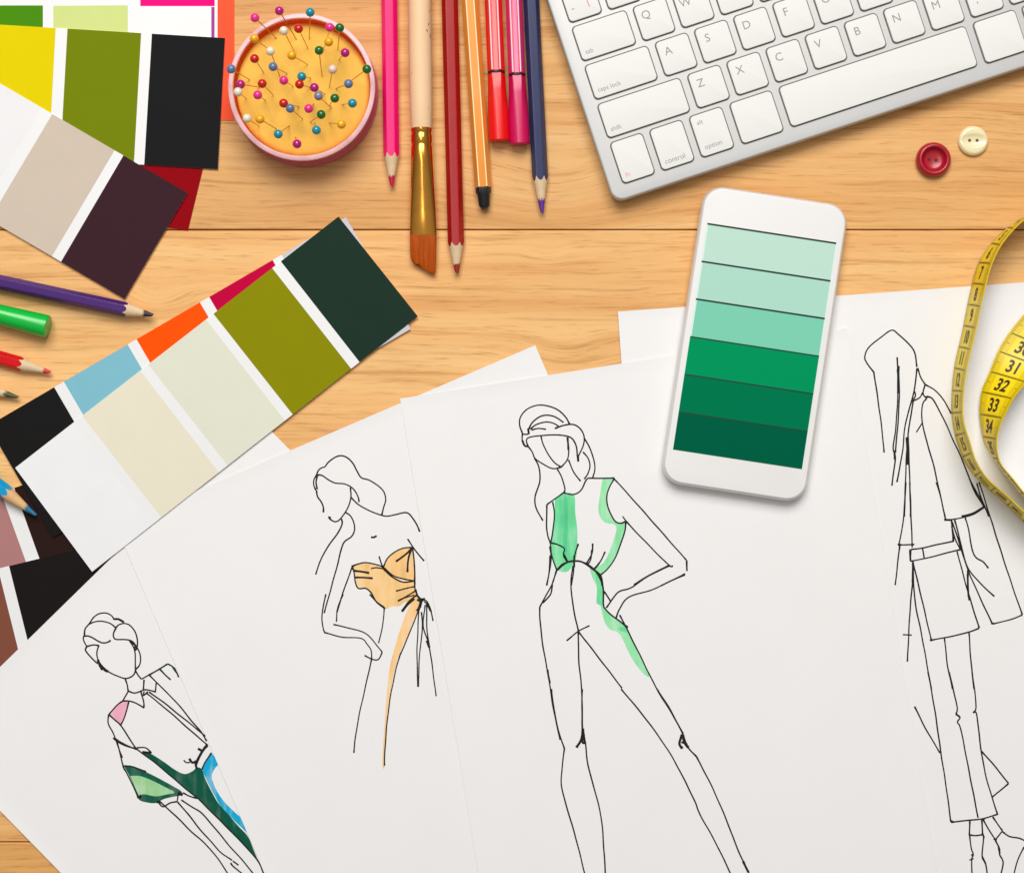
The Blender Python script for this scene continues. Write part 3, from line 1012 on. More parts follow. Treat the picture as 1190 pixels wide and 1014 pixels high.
pencil((455.3, 217.5), (451.6, -60), 18.9, 34, 13, (250, 8, 118), (196, 20, 60), 'pink', 'hot pink pencil lying right of the pin cushion')
pencil((530.8, 318), (521, -60), 19.2, 31, 11, (168, 12, 18), (150, 36, 26), 'dark_red', 'dark red pencil between paintbrush and orange pen')
pencil((629.8, 248), (614.4, -60), 18.6, 37, 16, (44, 52, 92), (96, 44, 150), 'navy', 'navy pencil with violet lead beside the keyboard')
pencil((178.5, 366.6), (-60, 315), 17.6, 30, 12, (74, 36, 112), (50, 34, 50), 'purple', 'purple pencil touching the plum card corner', lift=1.45 * mm)
pencil((59.5, 433), (-50, 402), 17.4, 33, 9, (214, 8, 22), (214, 44, 52), 'red', 'bright red pencil at left between green marker and swatch card')
pencil((22, 462), (-70, 436), 17, 37, 16, (70, 84, 40), (74, 80, 46), 'moss', 'moss green pencil tip poking in below the bright red pencil')
pencil((42, 598.8), (-40, 536), 18.5, 39, 15, (20, 154, 206), (0, 110, 154), 'blue', 'sky blue pencil tip resting on the dusty pink card', lift=0.35 * mm,
       wood_mat=mat('pencil_wood_warm', (222, 178, 122), 0.7, var=0.06, vscale=300))

# ------------------------------------------------------------------ felt pens
black_plastic = mat('black_plastic', (30, 31, 34), 0.35, spec=0.5)


def axis(a, b, z):
    p, q = P(*a, z), P(*b, z)
    return p, (q - p).normalized(), (q - p).length


def ridge_stripes(bm, p, t, s0, s1, R, hw, mi):
    """white lines printed along the two upper ridges of a hexagonal barrel"""
    side = Vector((-t.y, t.x, 0))
    up = Vector((0, 0, 1))
    for sg in (-1, 1):
        prof = []
        for a, off in ((math.radians(60), -hw), (math.radians(60), 0), (math.radians(60), hw)):
            cx, cz = R * 0.5 * sg, R * math.cos(math.pi / 6)
            if off < 0:
                cx += sg * off
            elif off > 0:
                cx += sg * off * 0.5
                cz -= off * 0.87
            prof.append((cx * 1.012, cz * 1.012))
        A = [bm.verts.new(p + t * s0 + side * x + up * z) for x, z in prof]
        B = [bm.verts.new(p + t * s1 + side * x + up * z) for x, z in prof]
        for i in range(2):
            f = bm.faces.new((A[i], A[i + 1], B[i + 1], B[i]))
            f.normal_update()
            if f.normal.z < 0:
                f.normal_flip()
            f.material_index = mi


def capped_pen(end, back, w, ring, body_rgb, cap_rgb, nm, label):
    R = w * S / 2
    zc = R * 1.12
    p, t, Lg = axis(end, back, zc)
    root = empty('felt_tip_pen', (*(p + t * 0.05).xy, 0), label, 'felt tip pen', 'felt tip pens with caps')
    r0 = ring * S
    bm = bmesh.new()
    loft(bm, p, t, [(r0 + 2.2 * S, R * .94, R * .94, 0.3), (r0 + 3 * S, R, R, 1), (Lg, R, R, 1)], 60)
    ridge_stripes(bm, p, t, r0 + 3 * S, Lg - 0.001, R, 0.00042, 1)
    obj('barrel', bm, [mat('barrel_' + nm, body_rgb, 0.28, coat=0.15), mat('white_stripe', (246, 214, 218), 0.35)], root, smooth=25)
    bm = bmesh.new()
    loft(bm, p, t, [(r0 - 0.4 * S, R * .9, R * .9, 0), (r0 - 0.2 * S, R * 1.0, R * 1.0, 0), (r0 + 2 * S, R * 1.0, R * 1.0, 0), (r0 + 2.4 * S, R * .9, R * .9, 0)], 48)
    obj('collar', bm, black_plastic, root, smooth=30)
    bm = bmesh.new()
    loft(bm, p, t, [(0, R * 1.10, R * 1.10, 0), (0.8 * S, R * 1.2, R * 1.15, 0), (r0 * .4, R * 1.2, R * 1.12, 0.1), (r0 * .75, R * 1.06, R * 1.05, 0.7),
                    (r0 - 1.2 * S, R * 1.0, R * 1.0, 0.9), (r0 - 0.5 * S, R * .96, R * .96, 0.9)], 60)
    obj('cap', bm, mat('cap_' + nm, cap_rgb, 0.3, coat=0.1), root, smooth=30)
    return root


capped_pen((580.2, 164), (570.7, -60), 20, 78.5, (240, 26, 30), (238, 10, 12), 'red', 'red capped felt tip pen with white stripes, between orange and magenta pens')
capped_pen((604, 168), (594.6, -60), 19.6, 79.5, (226, 44, 112), (206, 4, 86), 'magenta', 'magenta capped felt tip pen beside the navy pencil')

# orange fineliner with its black plug
R = 19.4 * S / 2
p, t, Lg = axis((563.2, 243), (541.9, -60), R * .9)
root = empty('fineliner_pen', (*(p + t * 0.05).xy, 0), 'orange fineliner pen with black end between dark red pencil and red pen', 'fineliner pen')
bm = bmesh.new()
loft(bm, p, t, [(25 * S, R * .97, R * .97, 1), (25.6 * S, R, R, 1), (Lg, R, R, 1)], 60)
ridge_stripes(bm, p, t, 25.6 * S, Lg - 0.001, R, 0.0004, 1)
obj('barrel', bm, [mat('barrel_orange', (250, 160, 62), 0.3, coat=0.15), mat('pale_stripe', (255, 226, 168), 0.35)], root, smooth=25)
bm = bmesh.new()
loft(bm, p, t, [(0, R * .2, R * .2, 0), (1.2 * S, R * .45, R * .45, 0), (4 * S, R * .66, R * .66, 0), (17 * S, R * .76, R * .76, 0), (18.5 * S, R * .9, R * .9, .6),
                (25 * S, R * .96, R * .96, .9)], 48)
obj('end_plug', bm, black_plastic, root, smooth=35)

# green marker poking in from the left
p, t, Lg = axis((56, 379.6), (-60, 350.5), 5.6 * mm)
bm = bmesh.new()
loft(bm, p, t, [(0.1 * S, 0.0038, 0.0038, 0), (0, 0.0046, 0.0046, 0), (0.8 * S, 0.0051, 0.0051, 0), (3 * S, 0.0053, 0.0053, 0), (62 * S, 0.0047, 0.0047, 0), (Lg, 0.0045, 0.0045, 0)], 48)
o = obj('felt_tip_pen', bm, mat('cap_green', (0, 190, 62), 0.26, coat=0.2), origin=Vector((*(p + t * 0.02).xy, 0)), smooth=35)
tag(o, 'green felt tip pen end between purple and bright red pencils', 'felt tip pen')

# ------------------------------------------------------------------ paintbrush
p, t, Lg = axis((489.8, 149.5), (486.5, -60), 5.4 * mm)
root = empty('paintbrush', (*(p + t * 0.02).xy, 0), 'paintbrush with pale wooden handle, gold ferrule and slanted orange bristles', 'paintbrush')
bm = bmesh.new()
loft(bm, p, t, [(-3 * S, 0.0047, 0.0047, 0), (0.2 * S, 0.0049, 0.0049, 0), (30 * S, 0.0052, 0.0052, 0), (90 * S, 0.00535, 0.00535, 0), (150 * S, 0.0053, 0.0053, 0), (Lg, 0.0050, 0.0050, 0)], 48)
hd = obj('handle', bm, mat('brush_handle', (244, 205, 160), 0.55, var=0.05, vscale=120, stretch=(1, 0.2, 1)), root, smooth=40)
bm = bmesh.new()
side = Vector((-t.y, t.x, 0))
for (s, x, ln, w) in ((105, 12.2, 10, 1.6), (111, 8.6, 6, 1.5), (118, 10.5, 7, 1.2), (134, 11.5, 3, 1.0), (22, 9, 2, .8), (62, -10, 2, .8)):
    r = 0.00545
    x *= -S
    zz = math.sqrt(max(0, r * r - x * x)) + 0.00004
    q = p + t * (s * S) + side * x + Vector((0, 0, zz))
    d2 = (t * 0.9 + side * rng.uniform(-.6, .6)).normalized() * ln * S / 2
    nn = Vector((x / r * side.x, 0, zz / r)).normalized()
    e2 = d2.cross(nn).normalized() * w * S / 2
    bm.faces.new([bm.verts.new(v) for v in (q - d2 * .8, q - e2, q + d2, q + e2 * .7)])
obj('worn_print', bm, mat('worn_ink', (74, 62, 46), 0.6), hd)
gold = mat('gold_ferrule', (246, 174, 74), 0.2, metal=1.0, var=0.06, vscale=150)
tf, _, _ = None, None, None
pe = P(491.8, 273.5, 4.4 * mm)
tf = (pe - p).normalized()
Lf = (pe - p).length
q = Lf / 124.0
st = []
for s, rs, ru in ((-.3, 4.9, 4.9), (0, 5.0, 5.0), (4, 5.0, 5.0), (5, 4.75, 4.75), (6.5, 4.75, 4.75), (8, 5.05, 5.05), (16, 5.05, 5.05), (18, 4.75, 4.75), (19.5, 4.75, 4.75), (21, 5.05, 5.0),
                  (40, 5.2, 4.5), (70, 5.6, 3.3), (100, 6.0, 2.3), (123, 6.25, 1.9), (124, 6.2, 1.8)):
    st.append((s * q, rs * mm, ru * mm, 0))
bm = bmesh.new()
loft(bm, p, tf, st, 64)
obj('ferrule', bm, gold, root, smooth=40)
bm = bmesh.new()
pb_ = pe
tb = (P(491.6, 311, 3.2 * mm) - pe).normalized()
Lb = (P(491.6, 311, 3.2 * mm) - pe).length
sb_ = Vector((-tb.y, tb.x, 0)).normalized()
n = 40
rings = []
for s, rs, ru, sh in ((-.5, 6.05, 1.7, 0), (6, 6.15, 1.75, .05), (16, 6.1, 1.55, .2), (26, 6.05, 1.2, .42), (33, 5.9, .8, .52), (Lb / S - .6, 5.5, .5, .56), (Lb / S + .6, 4.6, .2, .6)):
    rg_ = []
    for i in range(n):
        a_ = 6.2831853 * i / n
        x = math.copysign(abs(math.cos(a_)) ** .6, math.cos(a_)) * rs * mm
        z = math.copysign(abs(math.sin(a_)) ** .8, math.sin(a_)) * ru * mm
        jt = rng.uniform(-1.0, 1.0) * S if s > 30 else 0
        rg_.append(bm.verts.new(pb_ + tb * (s * S + sh * x * 1.0 + jt) + sb_ * x + Vector((0, 0, z))))
    rings.append(rg_)
for u, v in zip(rings, rings[1:]):
    for i in range(n):
        bm.faces.new((u[i], u[(i + 1) % n], v[(i + 1) % n], v[i]))
bm.faces.new(rings[-1])
bmesh.ops.recalc_face_normals(bm, faces=bm.faces)
obj('bristles', bm, mat('bristle_hair', (184, 78, 4), 0.5, spec=0.25, var=0.3, vscale=700, stretch=(2.2, 0.06, 0.3), bump=0.8, bscale=1600), root, smooth=50)

# ------------------------------------------------------------------ pin cushion and its pins
hc = 18.5 * mm
cc = P(350.4, 101.2, hc)
cc = Vector((cc.x, cc.y, 0))
kk = S * (H - hc) / H
Ro = 85.6 * kk
Ri = 79.6 * kk
root = empty('pin_cushion', cc, 'round pink tub with orange yellow pin cushion full of pins', 'pin cushion')
bm = bmesh.new()
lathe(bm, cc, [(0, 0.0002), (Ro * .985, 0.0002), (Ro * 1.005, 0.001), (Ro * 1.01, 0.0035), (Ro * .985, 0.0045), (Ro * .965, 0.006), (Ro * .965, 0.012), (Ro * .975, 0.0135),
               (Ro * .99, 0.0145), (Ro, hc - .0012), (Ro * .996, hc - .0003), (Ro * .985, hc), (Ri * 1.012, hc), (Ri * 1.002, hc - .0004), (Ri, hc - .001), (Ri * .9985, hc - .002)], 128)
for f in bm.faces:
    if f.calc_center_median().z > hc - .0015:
        f.material_index = 1  # rim is the same plastic, painted lighter as the lit upper face
obj('tub', bm, [mat('pink_plastic', (242, 136, 156), 0.3, spec=0.5, sss=0.4), mat('pink_plastic_lit', (253, 198, 202), 0.35, spec=0.4, sss=0.4)], root, smooth=40)
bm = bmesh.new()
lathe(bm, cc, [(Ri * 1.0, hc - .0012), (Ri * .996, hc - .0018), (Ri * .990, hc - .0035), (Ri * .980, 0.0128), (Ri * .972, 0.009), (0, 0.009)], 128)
obj('bounce_wall', bm, mat('bounce_orange', (255, 118, 40), 0.6, spec=0.2, sss=0.5), root, smooth=40)  # added inner wall, orange bounce light put into its colour
bm = bmesh.new()
zt = 13.2 * mm
prof = [(0, zt)] + [(Ri * .984 * r, zt - .0003 * r ** 4 - (0.0012 * max(0, (r - .93) / .07) ** 2)) for r in (0.1, .2, .3, .4, .5, .6, .7, .8, .88, .93, .96, .98, 1.0)]
lathe(bm, cc, prof, 96)
bm.verts.ensure_lookup_table()
obj('cushion', bm, mat('cushion_foam', (255, 199, 88), 0.75, spec=0.2, var=0.06, vscale=70, bump=0.35, bscale=500), root, smooth=60)

# thin pink plastic and the orange bounce wall let some of the light through
for nm_, fac_ in (('pink_plastic', 0.4), ('bounce_orange', 0.55)):
    m_ = MATS[nm_]
    nt_ = m_.node_tree
    tl_ = nt_.nodes.new('ShaderNodeBsdfTranslucent')
    tl_.inputs['Color'].default_value = m_.node_tree.nodes['Principled BSDF'].inputs['Base Color'].default_value
    mx_ = nt_.nodes.new('ShaderNodeMixShader')
    mx_.inputs[0].default_value = fac_
    nt_.links.new(nt_.nodes['Principled BSDF'].outputs[0], mx_.inputs[1])
    nt_.links.new(tl_.outputs[0], mx_.inputs[2])
    nt_.links.new(mx_.outputs[0], nt_.nodes['Material Output'].inputs['Surface'])

PC = {'pink': (240, 48, 140), 'magenta': (188, 18, 124), 'teal': (14, 146, 164), 'white': (238, 228, 200), 'red': (206, 26, 18), 'green': (20, 106, 40),
      'yellow': (248, 176, 8), 'blue': (96, 124, 164), 'grey': (134, 132, 164), 'pearl': (240, 208, 190)}
pins = [
    ('pink', (320, 101), (440, 215), 'pink pin outside the rim, leaning far out at upper left'),
    ('magenta', (457, 62), (553, 222), 'magenta pin, uppermost of all, above the top rim'),
    ('teal', (630, 70), (625, 220), 'teal pin standing outside the top rim'),
    ('yellow', (316, 217), (400, 280), 'yellow pin leaning over the upper left rim'),
    ('white', (482, 174), (545, 298), 'white pin just inside the top rim next to a red pin'),
    ('red', (565, 162), (617, 272), 'red pin just inside the top rim'),
    ('pink', (740, 155), (728, 212), 'pink pin at the top rim touching a green pin'),
    ('green', (796, 157), (785, 280), 'green pin on the upper right rim beside a pink pin'),
    ('yellow', (734, 236), (702, 270), 'yellow pin below the pink one at the top right rim'),
    ('green', (680, 284), (697, 430), 'green pin with long upright shaft, nearest the yellow pin under the rim'),
    ('magenta', (826, 297), (793, 334), 'magenta pin near the upper right inner wall'),
    ('yellow', (527, 312), (615, 362), 'yellow pin at the foot of the white pin under the top rim'),
    ('white', (407, 288), (460, 430), 'white pin right above a blue pin, left of centre'),
    ('blue', (422, 375), (500, 412), 'blue pin directly below a white pin, left of centre'),
    ('red', (318, 330), (368, 406), 'red pin alone at the left, below the yellow pin on the rim'),
    ('blue', (187, 388), (290, 448), 'blue pin leaning over the left rim by the black swatch'),
    ('pearl', (756, 390), (738, 488), 'pinkish white pin right of centre'),
    ('green', (948, 389), (858, 456), 'green pin leaning over the right rim'),
    ('blue', (845, 471), (775, 498), 'grey blue pin right of centre next to the right rim'),
    ('teal', (583, 430), (632, 438), 'teal pin in the middle touching a red pin'),
    ('red', (570, 474), (628, 492), 'red pin in the middle touching a teal pin'),
    ('pink', (482, 452), (533, 483), 'deep pink pin in the middle, left of the teal and red pair'),
    ('magenta', (653, 492), (712, 528), 'magenta pin in the middle touching a purple grey pin'),
    ('grey', (677, 539), (748, 607), 'purple grey pin below the middle magenta pin'),
    ('green', (768, 552), (740, 588), 'green pin between the purple grey pin and a teal pin'),
    ('teal', (867, 580), (810, 588), 'teal pin near the right wall'),
    ('magenta', (240, 474), (345, 490), 'magenta pin at the left wall above a white pin'),
    ('red', (361, 470), (422, 533), 'red pin left of centre, above a pink pin'),
    ('white', (225, 517), (270, 553), 'white pin at the left wall below a magenta pin'),
    ('pink', (336, 534), (378, 563), 'pink pin left of centre below a red pin'),
    ('red', (481, 580), (568, 600), 'red pin touching a grey blue pin below centre'),
    ('blue', (518, 609), (588, 668), 'grey blue pin touching a red pin below centre'),
    ('pink', (622, 610), (650, 584), 'pink pin below centre, left of a green pin'),
    ('green', (692, 643), (630, 686), 'green pin below centre, lowest of the green pins'),
    ('white', (275, 665), (343, 708), 'white pin at lower left beside a yellow pin'),
    ('yellow', (348, 669), (440, 724), 'yellow pin at lower left beside a white pin'),
    ('teal', (451, 753), (513, 706), 'teal pin at the lower left, nearest the bottom rim'),
    ('teal', (665, 731), (655, 690), 'teal pin at lower middle under the lowest green pin'),
    ('yellow', (805, 698), (738, 690), 'yellow pin at lower right'),
    ('magenta', (556, 808), (548, 770), 'magenta pin, lowest of all in the cushion'),
]
steel = mat('pin_steel', (196, 160, 110), 0.3, metal=1.0)
for kcol, hp, bp_, lab in pins:
    b2 = P(230 + bp_[0] / 4.83, bp_[1] / 4.83, zt)
    h0 = P(230 + hp[0] / 4.83, hp[1] / 4.83, 0.028)
    dxy = (h0.xy - b2.xy).length
    zz = zt + max(0.008, math.sqrt(max(0, 0.0175 ** 2 - dxy ** 2)))
    h2 = P(230 + hp[0] / 4.83, hp[1] / 4.83, zz)
    root = empty('pin', b2, lab, 'pin', 'round headed pins in the cushion')
    d2 = (h2 - b2)
    L2 = d2.length
    d2.normalize()
    bm = bmesh.new()
    M = Matrix.Translation(b2 + d2 * (L2 / 2 - 0.002)) @ d2.to_track_quat('Z', 'Y').to_matrix().to_4x4()
    bmesh.ops.create_cone(bm, cap_ends=True, segments=10, radius1=0.00022, radius2=0.00024, depth=L2 + 0.004, matrix=M)
    obj('shaft', bm, steel, root, smooth=40)
    bm = bmesh.new()
    bmesh.ops.create_uvsphere(bm, u_segments=28, v_segments=16, radius=0.00205, matrix=Matrix.Translation(h2))
    obj('head', bm, mat('bead_' + kcol, PC[kcol], 0.16, spec=0.6, coat=0.3), root, smooth=180)

# ------------------------------------------------------------------ keyboard
th = math.radians(18.3)
ZK = 9.0 * mm                     # top plate
KS = S * (H - ZK) / H
KO = P(713.9, 235.3, ZK)
ux = Vector((math.cos(th), math.sin(th), 0))
uy = Vector((-math.sin(th), math.cos(th), 0))


def K(a_, b_, z):
    """keyboard plane: a along the rows, b upwards from the front edge (pixels)"""
    v = KO + ux * (a_ * KS) + uy * (b_ * KS)
    return Vector((v.x, v.y, z))


def rrect(a0, b0, a1, b1, r, n=6):
    pts = []
    for (cx_, cy_, s) in ((a1 - r, b1 - r, 0), (a0 + r, b1 - r, 90), (a0 + r, b0 + r, 180), (a1 - r, b0 + r, 270)):
        for i in range(n + 1):
            an = math.radians(s + 90 * i / n)
            pts.append((cx_ + r * math.cos(an), cy_ + r * math.sin(an)))
    return pts


def rbox(bm, rect, r, z0, z1, bev, fn, seg=3):
    """rounded block with softened upper edge"""
    a0, b0, a1, b1 = rect
    levels = [(0, z0), (0, z1 - bev[1])]
    for i in range(1, seg + 1):
        an = math.pi / 2 * i / seg
        levels.append((bev[0] * (1 - math.cos(an)), z1 - bev[1] * (1 - math.sin(an))))
    rings = []
    for ins, z in levels:
        rings.append([bm.verts.new(fn(x, y, z)) for x, y in rrect(a0 + ins, b0 + ins, a1 - ins, b1 - ins, max(r * 0.05, r - ins))])
    n = len(rings[0])
    for u, v in zip(rings, rings[1:]):
        for i in range(n):
            bm.faces.new((u[i], u[(i + 1) % n], v[(i + 1) % n], v[i]))
    bm.faces.new(rings[-1])
    bm.faces.new(rings[0][::-1])


kb = empty('keyboard', (KO + ux * 0.13 + uy * 0.06).xy.to_3d(), 'slim silver computer keyboard with flat white keys', 'keyboard')
alu = mat('silver_plate', (203, 202, 200), 0.5, metal=0.2, spec=0.5, bump=0.05, bscale=1500)
key_mat = mat('white_key', (234, 232, 228), 0.6, spec=0.2)
gap_mat = mat('key_gap', (116, 110, 104), 0.8)
leg_mat = mat('legend_grey', (150, 150, 150), 0.6)
red_leg = mat('legend_red', (236, 150, 146), 0.6)
bm = bmesh.new()
rbox(bm, (0, 0, 704, 318), 14, 2.4 * mm, ZK, (2.2, 0.9 * mm), K, 4)
obj('case', bm, alu, kb, smooth=30)
bm = bmesh.new()
rbox(bm, (3, 3, 701, 315), 12, 0.4 * mm, 2.4 * mm, (0.5, 0.1 * mm), K, 1)
obj('base', bm, mat('white_base', (206, 204, 200), 0.5), kb, smooth=30)

pit = 47.9
rows = []
for (b0, b1, start, first_w, first_txt, x0, txts) in (
        (167.2, 207.3, 17, 64.5, 'tab', 91.4, list('QWERTYUIOP[]')),
        (120.2, 160.2, 17, 75.5, 'caps lock', 102.9, list("ASDFGHJKL;'")),
        (73, 113, 17, 99.5, 'shift', 126.9, list('ZXCVBNM,./'))):
    rows.append((17, b0, 17 + first_w, b1, first_txt, 'w'))
    for i, cch in enumerate(txts):
        a0 = x0 + pit * i
        rows.append((a0, b0, a0 + 38.3, b1, cch, 'l'))
rows += [(17, 17.5, 55, 66, 'fn', 'r'), (65, 17.5, 103.4, 66, 'control', 'w'), (113.5, 17.5, 152, 66, 'option', 'o'), (163, 17.5, 212.5, 66, '', ''),
         (223.2, 18.5, 450, 66, '', ''), (460.8, 17.5, 510.5, 66, '', ''), (520.5, 17.5, 559, 66, '', ''), (568.5, 17.5, 607, 40, '', ''), (616.5, 17.5, 655, 66, '', '')]
for i in range(13):
    a0 = 17 + pit * i
    rows.append((a0, 214.2, a0 + 38.3, 254.2, '', 'g' if i == 0 else ''))
for i in range(14):
    rows.append((17 + 48.0 * i, 261, 17 + 48.0 * i + 38.3, 283, '', ''))
bm = bmesh.new()
for (a0, b0, a1, b1, s, kd) in rows:
    fs = [bm.verts.new(K(x, y, ZK + 0.00005)) for x, y in rrect(a0 - 1.5, b0 - 1.6, a1 + 1.5, b1 + 1.7, 5.6)]
    bm.faces.new(fs)
obj('key_gaps', bm, gap_mat, kb)
zk = ZK + 1.1 * mm
for (a0, b0, a1, b1, s, kd) in rows:
    bm = bmesh.new()
    rbox(bm, (a0, b0, a1, b1), 4.6, ZK + 0.2 * mm, zk, (0.6, 0.2 * mm), K, 3)
    ko = obj('key', bm, key_mat, kb, smooth=35)
    if not s and kd != 'g':
        continue
    bm = bmesh.new()

    def put(txt, size, a_, b_, anchor):
        def fn(v, w, h):
            ox = {'c': 0, 'l': w / 2, 'r': -w / 2}[anchor]
            q_ = K(a_, b_, zk + 0.00004)
            return q_ + ux * (v.x + ox) + uy * v.y
        add_text(bm, txt, size, fn)
    m_ = leg_mat
    if kd == 'l':
        if s in ',./;\'[]':
            put(s, 0.0050, a0 + 10.5, b0 + 14, 'c')
        else:
            put(s, 0.0054, a0 + 11.5, b1 - 13, 'c')
    elif kd == 'w':
        put(s, 0.0030 if s != 'control' else 0.0033, a0 + 5.5, b0 + 8.5, 'l')
    elif kd == 'o':
        put('alt', 0.0030, a0 + 6, b1 - 9, 'l')
        put('option', 0.0032, a0 + 6, b0 + 9, 'l')
    elif kd == 'r':
        put(s, 0.0031, a0 + 5, b0 + 8.5, 'l')
        m_ = red_leg
    elif kd == 'g':
        put('-', 0.0050, a0 + 7.5, b0 + 13.5, 'c')
        bm2 = bmesh.new()
        vs = [bm2.verts.new(K(a0 + x, b0 + y, zk + 0.00004)) for x, y in ((26.0, 10), (27.4, 10), (26.6, 26), (25.2, 26))]
        bm2.faces.new(vs)
        obj('legend', bm2, red_leg, ko)
    obj('legend', bm, m_, ko)

# ------------------------------------------------------------------ phone
ZP0 = 1.7 * mm
ZP = ZP0 + 7.0 * mm
tp = math.radians(-8.65)
PCn = P(877.4, 399.3, ZP)
px_ = Vector((math.cos(tp), math.sin(tp), 0))
py_ = Vector((-math.sin(tp), math.cos(tp), 0))


def F(x, y, z):
    v = PCn + px_ * x + py_ * y
    return Vector((v.x, v.y, z))


ph = empty('smartphone', Vector((PCn.x, PCn.y, ZP0)), 'white smartphone showing mint to dark green colour bands on its screen', 'smartphone')
hw, hl = 0.0339, 0.0694
bm = bmesh.new()
rr_ = 0.0098
lv = []
for i in range(9):
    an = -math.pi / 2 + math.pi * i / 8
    lv.append((0.0016 * (1 - math.cos(an)), (ZP0 + ZP) / 2 + math.sin(an) * (ZP - ZP0) / 2 * 0.985))
rings = []
for ins, z in lv:
    rings.append([bm.verts.new(F(x, y, z)) for x, y in rrect(-hw + ins, -hl + ins, hw - ins, hl - ins, rr_ - ins, 10)])
n = len(rings[0])
for u, v in zip(rings, rings[1:]):
    for i in range(n):
        bm.faces.new((u[i], u[(i + 1) % n], v[(i + 1) % n], v[i]))
bm.faces.new(rings[-1])
bm.faces.new(rings[0][::-1])
obj('body', bm, mat('phone_shell', (226, 222, 219), 0.35, metal=0.15), ph, smooth=35)
bm = bmesh.new()
rbox(bm, (-hw + .0012, -hl + .0012, hw - .0012, hl - .0012), rr_ - .0012, ZP - 0.15 * mm, ZP + 0.08 * mm, (0.0004, 0.0002), F, 3)
obj('front_glass', bm, mat('phone_front', (236, 233, 231), 0.3, spec=0.35), ph, smooth=30)
# screen: corners measured in the photograph, drawn in the phone's own plane
zs = ZP + 0.12 * mm
scr_t, scr_b = 0.0512, -0.0538
scr_w = 0.0300
bands = [(190, 224, 207), (174, 219, 200), (126, 206, 178), (2, 148, 92), (0, 119, 78), (0, 94, 66)]
bm = bmesh.new()
vs = [bm.verts.new(F(x, y, zs - 0.00002)) for x, y in ((-scr_w - .0002, scr_b), (scr_w + .0002, scr_b), (scr_w + .0002, scr_t), (-scr_w - .0002, scr_t))]
bm.faces.new(vs)
scr = obj('screen', bm, mat('screen_light', (214, 240, 228), 0.35, spec=0.3), ph)
hb = (scr_t - scr_b) / 6
for i, c_ in enumerate(bands):
    bm = bmesh.new()
    y1 = scr_t - hb * i
    y0 = y1 - hb
    off = 0.0006 if i < 3 else 0.0
    vs = [bm.verts.new(F(x, y, zs)) for x, y in ((-scr_w + off, y0), (scr_w - off * .3, y0), (scr_w - off * .3, y1), (-scr_w + off, y1))]
    bm.faces.new(vs)
    obj('colour_band', bm, mat('band_%d' % i, c_, 0.6, spec=0.02), scr)
for i in range(6):
    bm = bmesh.new()
    y1 = scr_t - hb * i
    hwd = 0.00042 if i < 3 else 0.00034
    vs = [bm.verts.new(F(x, y, zs + 0.00002)) for x, y in ((-scr_w, y1 - hwd), (scr_w, y1 - hwd), (scr_w, y1 + hwd), (-scr_w, y1 + hwd))]
    bm.faces.new(vs)
    obj('divider_line', bm, mat('line_dark', (20, 52, 44), 0.35, spec=0.3) if i < 3 else mat('line_green', (0, 66, 46), 0.35, spec=0.3), scr)

# ------------------------------------------------------------------ tape measure
yel = mat('tape_yellow', (226, 196, 0), 0.38, spec=0.4, var=0.04, vscale=90)
yel_hi = mat('tape_band', (246, 216, 6), 0.38, spec=0.4)
tape_ink = mat('tape_ink', (58, 38, 10), 0.5)
tape_back = mat('tape_back', (236, 232, 214), 0.5)


def strand(e0, e1):
    """edges of the ribbon as (px, py, z in mm); returns smooth sampled edge lists"""
    A_ = catmull([P(x, y, z * mm) for x, y, z in e0], 14)
    B_ = catmull([P(x, y, z * mm) for x, y, z in e1], 14)
    return A_, B_


outer = strand(
    [(1262, 238, 2), (1228, 240, 2), (1190, 252, 2), (1160, 274, 2), (1138, 303, 1.8), (1127.5, 338, 1.6), (1118, 385, 1.6), (1109, 425, 1.6), (1105.5, 465, 1.6),
     (1107, 492, 1.6), (1113, 517, 1.6), (1124, 542, 1.6), (1141, 562, 1.6), (1165, 582, 1.6), (1190, 606, 1.6), (1225, 632, 1.6), (1262, 650, 1.6)],
    [(1275, 226, 20), (1236, 231, 20), (1196, 250, 20.5), (1169, 276, 20.5), (1153, 304, 20.5), (1143, 340, 20.5), (1132.5, 388, 20.5), (1123, 428, 20.5), (1118.5, 465, 20.5),
     (1119.5, 490, 20.5), (1126, 512, 20.5), (1134, 536, 20.5), (1148, 557, 20.5), (1171, 577, 20.5), (1195, 599, 20.5), (1232, 626, 20.5), (1272, 645, 20.5)])
pairs = [(1268, 300, 5, 1320, 325, 9), (1225, 328, 5, 1272, 355, 9), (1190, 364.4, 5, 1240, 388, 9), (1164, 399, 5, 1212, 418, 10), (1149, 434, 4, 1191, 446, 15),
         (1141, 452.4, 3.5, 1179, 461, 17), (1138, 473, 3, 1169.5, 478, 18.5), (1138.8, 490, 2.5, 1162, 494, 19.5), (1141.8, 508, 2, 1158.2, 510.5, 20.5),
         (1148, 523, 1.8, 1158.8, 525.6, 21), (1161.5, 541, 1.5, 1163.5, 540.3, 21.4), (1175, 558, 1.5, 1177, 557, 21.4), (1189.5, 576, 1.5, 1191.5, 574.8, 21.4),
         (1218, 608, 1.5, 1221, 606, 21.4), (1252, 640, 1.5, 1256, 637, 21.4)]
inner = strand([q_[:3] for q_ in pairs], [q_[3:] for q_ in pairs])

bm_f = bmesh.new()
bm_m = bmesh.new()
bm_l = bmesh.new()


